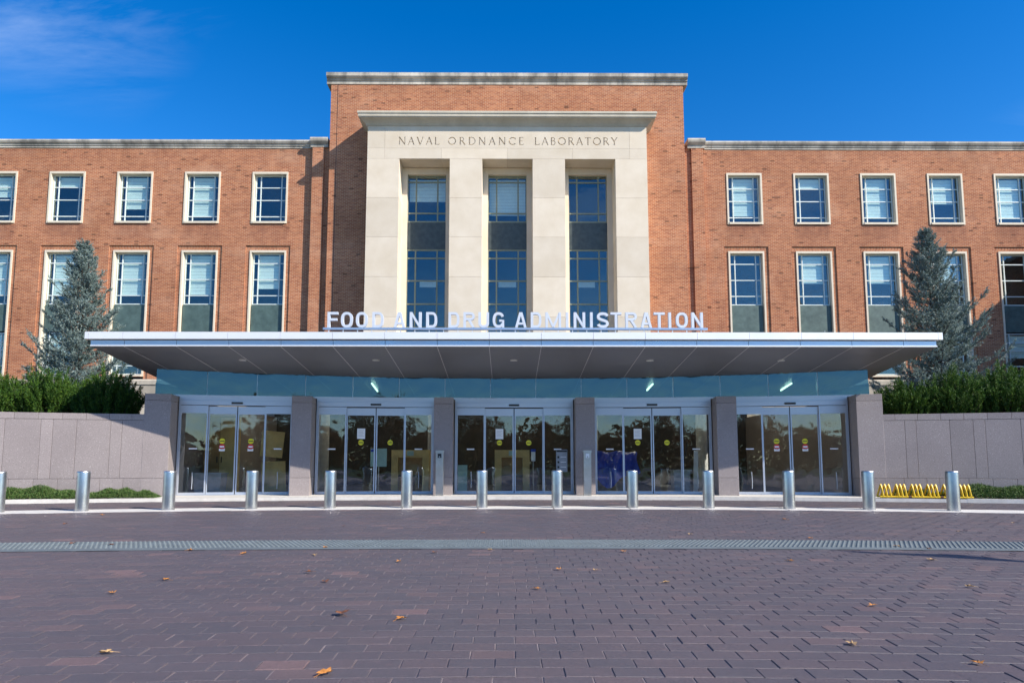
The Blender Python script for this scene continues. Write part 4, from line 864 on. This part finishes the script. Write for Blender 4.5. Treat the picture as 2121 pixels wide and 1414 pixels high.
# ------------------------------------------------------------------ plants
def unit(v): return v / np.maximum(np.linalg.norm(v, axis=-1, keepdims=True), 1e-9)
def tris(P, D, Ln, Wd, rg):                        # leaf triangles: base P, direction D
    sd_ = unit(np.cross(D, rg.normal(size=P.shape))); h_ = sd_ * Wd[:, None] / 2
    return np.stack([P - h_, P + h_, P + D * Ln[:, None]], axis=1)
def conifer(name, loc, H, Rm, seed, label, lean=(0, 0)):
    rg = np.random.default_rng(seed); t = empty(name, loc); tag(t, label, 'tree', 'blue conifers behind the retaining walls')
    tr = MB(); tp = [(lean[0] * (q / 8) ** 2 + 0.03 * math.sin(q * 2), lean[1] * (q / 8) ** 2, H * q / 8) for q in range(9)]; tr.tube(tp, [0.13 * (1 - q / 8.3) + 0.006 for q in range(9)], 8); br = MB()
    out_ = []; nb = 210
    for b in range(nb):
        f_ = (b / nb) ** 0.9; z = H * (0.03 + 0.95 * f_); az = b * 2.399 + rg.uniform(-0.4, 0.4)
        ln = Rm * ((1 - f_) ** 0.8) * rg.choice([0.55, 0.8, 1.0, 1.12]) * rg.uniform(0.85, 1.15) + 0.12
        el = rg.uniform(-0.08, 0.35) + 0.6 * f_; k = 7
        base = np.array([lean[0] * (z / H) ** 2, lean[1] * (z / H) ** 2, z]); u = np.linspace(0, 1, k)
        hx = np.stack([np.cos(az) * np.cos(el) * u * ln, np.sin(az) * np.cos(el) * u * ln, np.sin(el) * u * ln - 0.10 * ln * np.sin(u * np.pi) + 0.16 * ln * u ** 3], axis=1) + base
        br.tube([tuple(q) for q in hx], [0.020 * (1 - q) * min(1, ln) + 0.004 for q in u], 5)
        nt_ = max(8, int(ln / 0.052)); s_ = rg.uniform(0.10, 1.0, nt_); idx = s_ * (k - 1); i0 = np.minimum(idx.astype(int), k - 2); fr_ = (idx - i0)[:, None]
        P = hx[i0] * (1 - fr_) + hx[i0 + 1] * fr_; D0 = unit(hx[i0 + 1] - hx[i0]); side = unit(np.cross(D0, [0, 0, 1])) * rg.choice([-1, 1], nt_)[:, None]
        D = unit(D0 * rg.uniform(0.4, 1.1, nt_)[:, None] + side * rg.uniform(0.4, 1.0, nt_)[:, None] + rg.normal(0, 0.25, (nt_, 3)) + np.array([0, 0, 0.12]))
        tl = (0.15 + 0.36 * (1 - s_) * min(1.0, ln)) * rg.uniform(0.6, 1.3, nt_) + 0.05; P = np.vstack([P, hx[-2:-1]]); D = np.vstack([D, unit(hx[-1:] - hx[-2:-1])]); tl = np.append(tl, 0.25 * ln)
        nc = 10
        for c_ in range(nc):
            q = P + D * (tl * (c_ + rg.uniform(0, 1, len(tl))) / nc)[:, None]; q[:, 2] += 0.25 * (tl * c_ / nc) ** 2
            for _ in range(3):
                dd = unit(D * 0.7 + rg.normal(0, 0.6, D.shape)); out_.append(tris(q, dd, rg.uniform(0.055, 0.11, len(tl)), rg.uniform(0.016, 0.03, len(tl)), rg))
    tr.build('trunk', 'bark', t, smooth=True); br.build('branches', 'bark', t, smooth=True, fix=False); link('crown', tri_mesh('crown', np.concatenate(out_), 'needle'), t)
    return t
conifer('blue_cedar', (-17.05, 27.0, 2.4), 7.6, 2.15, 11, 'airy blue grey conifer left of the canopy behind dark shrubs', (-0.1, 0))
conifer('blue_cedar', (17.25, 27.0, 2.4), 8.2, 2.6, 12, 'fuller blue grey conifer right of the canopy above the hedge', (-0.25, 0))
def shrub(name, loc, rx, ry, H, n, seed, label, m='yew', group='clipped shrubs behind the retaining walls', per=150):
    rg = np.random.default_rng(seed); t = empty(name, loc); tag(t, label, 'shrub', group); out_ = []; st_ = MB()
    for i in range(n):
        a = rg.uniform(0, 2 * np.pi); r = math.sqrt(rg.uniform(0, 1)); bx, by = r * rx * math.cos(a), r * ry * math.sin(a)
        top = H * (1 - 0.42 * r ** 2.2) * rg.uniform(0.72, 1.08) * (1.15 if rg.uniform() < 0.06 else 1); ln = rg.uniform(0.35, 0.8) * H; z0 = max(0.0, top - ln)
        d = unit(np.array([[math.cos(a) * r * 0.5 + rg.normal(0, 0.16), math.sin(a) * r * 0.5 + rg.normal(0, 0.16), 1.0]]))[0]
        b0 = np.array([bx, by, z0]) - d * np.array([1, 1, 0]) * ln * 0.5
        u = rg.uniform(0, 1, per); P = b0 + d * (u * (top - z0))[:, None] + rg.normal(0, 0.022, (per, 3)); 
        D = unit(d + rg.normal(0, 0.65, (per, 3)) + np.array([0, 0, 0.3])); out_.append(tris(P, D, rg.uniform(0.045, 0.10, per), rg.uniform(0.014, 0.028, per), rg))
        if i % 4 == 0: st_.tube([(bx * 0.4, by * 0.4, 0), tuple((b0 + np.array([bx * 0.4, by * 0.4, 0])) / 2), tuple(b0 + d * (top - z0) * 0.8)], [0.015, 0.01, 0.004], 5)
    st_.build('stems', 'bark', t, fix=False); link('crown', tri_mesh('crown', np.concatenate(out_), m), t); return t
shrub('yew_shrub', (-16.5, 21.4, 2.4), 1.35, 0.95, 1.62, 420, 31, 'bright green upright shrub at the left picture edge above granite wall')
shrub('yew_shrub', (-14.75, 21.8, 2.4), 1.05, 0.9, 1.72, 330, 32, 'sunlit upright green shrub with tall peak in front of the left conifer')
shrub('yew_shrub', (-12.75, 21.8, 2.4), 0.98, 0.85, 1.62, 300, 33, 'dark shaded shrub beside the left end pillar under the canopy corner')
shrub('yew_shrub', (12.75, 21.9, 2.4), 0.95, 0.8, 1.35, 300, 34, 'low green shrub beside the right end pillar')
shrub('yew_shrub', (14.2, 21.7, 2.4), 1.05, 0.9, 1.62, 330, 35, 'green shrub in front of the right conifer, second from the right pillar')
shrub('yew_shrub', (15.75, 21.5, 2.4), 1.1, 0.9, 1.78, 340, 36, 'tall green shrub below the shaded brick at right, third from the pillar')
shrub('yew_shrub', (17.3, 21.2, 2.4), 1.1, 0.9, 1.70, 340, 37, 'green shrub cut by the right picture edge above granite wall')
def mat_plant(s0_, s1_, r, hh, seed, label, n=9000, dr=0.4):
    rg = np.random.default_rng(seed); s = rg.uniform(0, 1, n); rr = rg.normal(0, 1, n); rr = np.clip(rr, -1.6, 1.6) / 1.6
    prof_ = np.clip(np.minimum(s, 1 - s) * 5.0, 0, 1) ** 0.6 * (0.75 + 0.25 * np.sin(s * 17 + seed) * np.sin(s * 7)); zz_ = rg.uniform(0.0, 1, n) ** 0.6 * hh * prof_ * np.sqrt(1 - 0.8 * rr ** 2)
    th = (s0_ + (s1_ - s0_) * s) / 49.4; rad = r + rr * dr; c0 = arc((s0_ + s1_) / 2, r)[0]
    P = np.stack([XE + rad * np.sin(th) - c0.x, CY + rad * np.cos(th) - c0.y, zz_], axis=1); D = unit(rg.normal(0, 0.7, (n, 3)) + np.array([0, -0.15, 0.6]))
    t = tag(empty('juniper_mat', (c0.x, c0.y, 0.17)), label, 'ground cover', 'ground cover at the foot of the walls'); link('foliage', tri_mesh('foliage', tris(P, D, rg.uniform(0.03, 0.07, n), rg.uniform(0.012, 0.022, n), rg), 'juniper'), t)
mat_plant(-15.4, -12.25, 49.05, 0.38, 51, 'long green ground cover mound at far left foot of the granite wall', 20000)
mat_plant(-12.4, -10.45, 49.02, 0.30, 52, 'small green ground cover mound nearest the left end pillar', 11000, 0.33)
mat_plant(12.0, 16.4, 49.1, 0.42, 53, 'green ground cover mound right of the yellow racks', 24000)
mat_plant(11.0, 12.2, 49.2, 0.26, 54, 'low green ground cover behind the yellow racks', 5000, 0.2)

# autumn trees across the road, seen only mirrored in the glass
def autumn_mesh(seed, H=8.0):
    rg = np.random.default_rng(seed); out_ = []
    for c_ in range(46):
        a = rg.uniform(0, 2 * np.pi); r = rg.uniform(0.2, 1) * 2.6; z = rg.uniform(0.28, 0.95) * H; r *= math.sqrt(max(0.1, 1 - ((z / H - 0.55) / 0.5) ** 2)); n = 130
        P = np.array([r * math.cos(a), r * math.sin(a), z]) + rg.normal(0, 0.42, (n, 3)); out_.append(tris(P, unit(rg.normal(0, 1, (n, 3))), rg.uniform(0.15, 0.32, n), rg.uniform(0.12, 0.22, n), rg))
    tr = MB().tube([(0, 0, 0), (0.1, 0, H * 0.4), (0.0, 0.1, H * 0.85)], [0.2, 0.14, 0.03], 8)
    for _ in range(9): a = rg.uniform(0, 6.28); z = rg.uniform(0.25, 0.6) * H; tr.tube([(0.05, 0, z), (1.0 * math.cos(a), 1.0 * math.sin(a), z + 0.8), (2.1 * math.cos(a), 2.1 * math.sin(a), z + 2.0)], [0.08, 0.05, 0.015], 6)
    return tri_mesh('crown', np.concatenate(out_), 'autumn'), tr.mesh('trunk', 'bark', True)
AM = [autumn_mesh(s) for s in (71, 72, 73)]
random.seed(9)
for k in range(44):
    x = -66 + k * 3 + random.uniform(-1.2, 1.2); y = (-30 if k % 2 else -40) - random.uniform(0, 6); cm, tm = AM[k % 3]
    t = tag(empty('autumn_tree', (x, y, -0.06), random.uniform(0, 6)), 'autumn tree across the road mirrored in the entrance glass', 'tree', 'trees mirrored in the glass'); sc = random.uniform(0.48, 0.74) * (1 if k % 2 else 1.1) * (1.4 if k % 5 == 0 else 1); t.scale = (sc * 1.25, sc * 1.25, sc)
    link('crown', cm, t); link('trunk', tm, t)
wood = AM[0][0].copy(); V = []
rg = np.random.default_rng(5); n = 14000
P = np.stack([rg.uniform(-110, 110, n), rg.uniform(-60, -54, n), rg.uniform(0, 1, n) ** 1.1 * 6.6], axis=1); P[:, 2] *= 0.72 + 0.28 * np.sin(P[:, 0] * 0.35) * np.sin(P[:, 0] * 0.13 + 1)
tag(link('far_wood', tri_mesh('far_wood', tris(P, unit(rg.normal(0, 1, (n, 3))), rg.uniform(0.6, 1.3, n), rg.uniform(0.5, 1.0, n), rg), 'autumn')), 'brown wood beyond the lawn mirrored in the entrance glass', 'wood', kind='stuff')
# flagpole right of the photographer: its shadow enters the plaza from the right
tip = Vector((4.36, 9.46, 0)); Hm = 7.0; bpos = tip + Vector((SUN.x, SUN.y, 0)) / SUN.z * Hm
mast = tag(empty('flagpole', (bpos.x, bpos.y, -0.03)), 'flagpole with limp flag whose thin shadow lies on the plaza at right', 'flagpole')
MB().lathe([(0.11, 0.25), (0.09, 4.0), (0.05, Hm - 0.25), (0.02, Hm)], 16).build('shaft', 'steel', mast, smooth=True); MB().lathe([(0.45, 0), (0.45, 0.2), (0.38, 0.25)], 24).build('footing', 'concrete', mast)
fd = Vector((-SUN.y, SUN.x, 0)).normalized(); fn = Vector((SUN.x, SUN.y, 0)).normalized(); mb = MB(); nd, nw = 14, 10
for a in range(nd + 1):
    d = 0.12 + 1.45 * a / nd; wd = 0.40 * min(1, d / 0.85) * (1 if d < 1.0 else max(0.05, 1 - (d - 1.0) / 0.57))
    for b in range(nw + 1): u = b / nw; mb.v.append(tuple(fd * (-0.10 + wd * u) + fn * (0.05 * math.sin(u * 14 + d * 2)) + Vector((0, 0, Hm - d - 0.12 * u))))
for a in range(nd):
    for b in range(nw): k = a * (nw + 1) + b; mb.f.append((k, k + 1, k + nw + 2, k + nw + 1))
mb.build('flag', 'tarp', mast, smooth=True)

# ------------------------------------------------------------------ fallen leaves
def leaf_mesh(seed, m):
    rg = random.Random(seed); mb = MB(); n = 15; mb.v.append((0, 0, 0.016))
    for i in range(n):
        a = 2 * math.pi * i / n; r = (0.075 if i % 3 == 0 else 0.042 if i % 3 == 1 else 0.05) * rg.uniform(0.8, 1.2)
        mb.v.append((r * math.cos(a) * 1.15, r * math.sin(a), 0.006 + 0.03 * rg.random() * (r / 0.07) + 0.02 * abs(math.sin(a))))
    mb.f = [(0, 1 + i, 1 + (i + 1) % n) for i in range(n)]; k = len(mb.v)
    mb.tube([(0.05, 0.0, 0.02), (0.09, 0.012, 0.012), (0.13, 0.02, 0.004)], 0.0022, 5)
    return mb.mesh('fallen_leaf', m, fix=False)
LM = {m: [leaf_mesh(i * 7 + j, m) for j in range(3)] for i, m in enumerate(('dry_orange', 'dry_tan', 'dry_brown'))}
LP = [(-1.308, 5.519, 'dry_brown', 'large dark brown dry leaf near the photo bottom, left of centre'), (-0.816, 5.351, 'dry_orange', 'small orange leaf just right of the large dark brown one'), (-2.514, 4.432, 'dry_tan', 'folded tan leaf near the lower left corner'),
 (-1.031, 4.005, 'dry_orange', 'orange brown leaf at the bottom edge left of centre'), (0.273, 6.587, 'dry_orange', 'single orange leaf on pavers just right of the picture centre line'), (0.569, 7.735, 'dry_orange', 'bright orange leaf, left one of a pair beyond the centre pavers'), (0.966, 7.699, 'dry_tan', 'tan leaf, right one of a pair beyond the centre pavers'),
 (3.409, 8.381, 'dry_orange', 'orange leaf just below the tip of the pointed shadow'), (3.04, 5.816, 'dry_orange', 'orange leaf in the middle of the right foreground pavers'), (2.263, 4.618, 'dry_tan', 'tan curled leaf in the lower right foreground'), (2.797, 4.185, 'dry_orange', 'orange leaf in the lower right corner'),
 (4.427, 6.662, 'dry_tan', 'tan leaf near the right edge below the pointed shadow'), (5.154, 8.451, 'dry_tan', 'tan leaf just under the pointed shadow at right'), (-1.828, 6.988, 'dry_brown', 'brown leaf alone on the pavers left of centre'), (-3.605, 6.398, 'dry_orange', 'small orange leaf in the left middle foreground')]
for x, y in [(-2.474, 8.925), (-1.304, 8.369), (-2.151, 7.554), (-3.466, 7.081), (-8.507, 13.356), (-4.283, 9.411), (-3.436, 9.068), (-2.54, 9.712), (-0.965, 9.148), (-0.242, 9.438), (2.999, 11.38), (4.719, 10.806), (5.492, 9.772), (5.785, 9.504), (-3.037, 12.835), (-9.035, 15.478), (-6.361, 10.182), (-5.697, 10.005), (5.711, 14.253), (9.856, 13.453), (1.54, 9.229), (1.57, 6.913), (-0.421, 11.627), (7.707, 11.815)]:
    LP.append((x, y, random.choice(['dry_orange', 'dry_tan', 'dry_brown']), None))
for i, (x, y, m, lab) in enumerate(LP):
    o = link('fallen_leaf', LM[m][i % 3], None, (x, y, 0.003), random.uniform(0, 6.28)); s = random.uniform(0.48, 0.64) if lab else random.uniform(0.5, 0.68); o.scale = (s, s, s)
    if i == 0: o.scale = (0.85, 0.85, 0.85)
    tag(o, lab or 'small dry leaf scattered around the tactile strip', 'leaf', 'fallen leaves on the plaza')
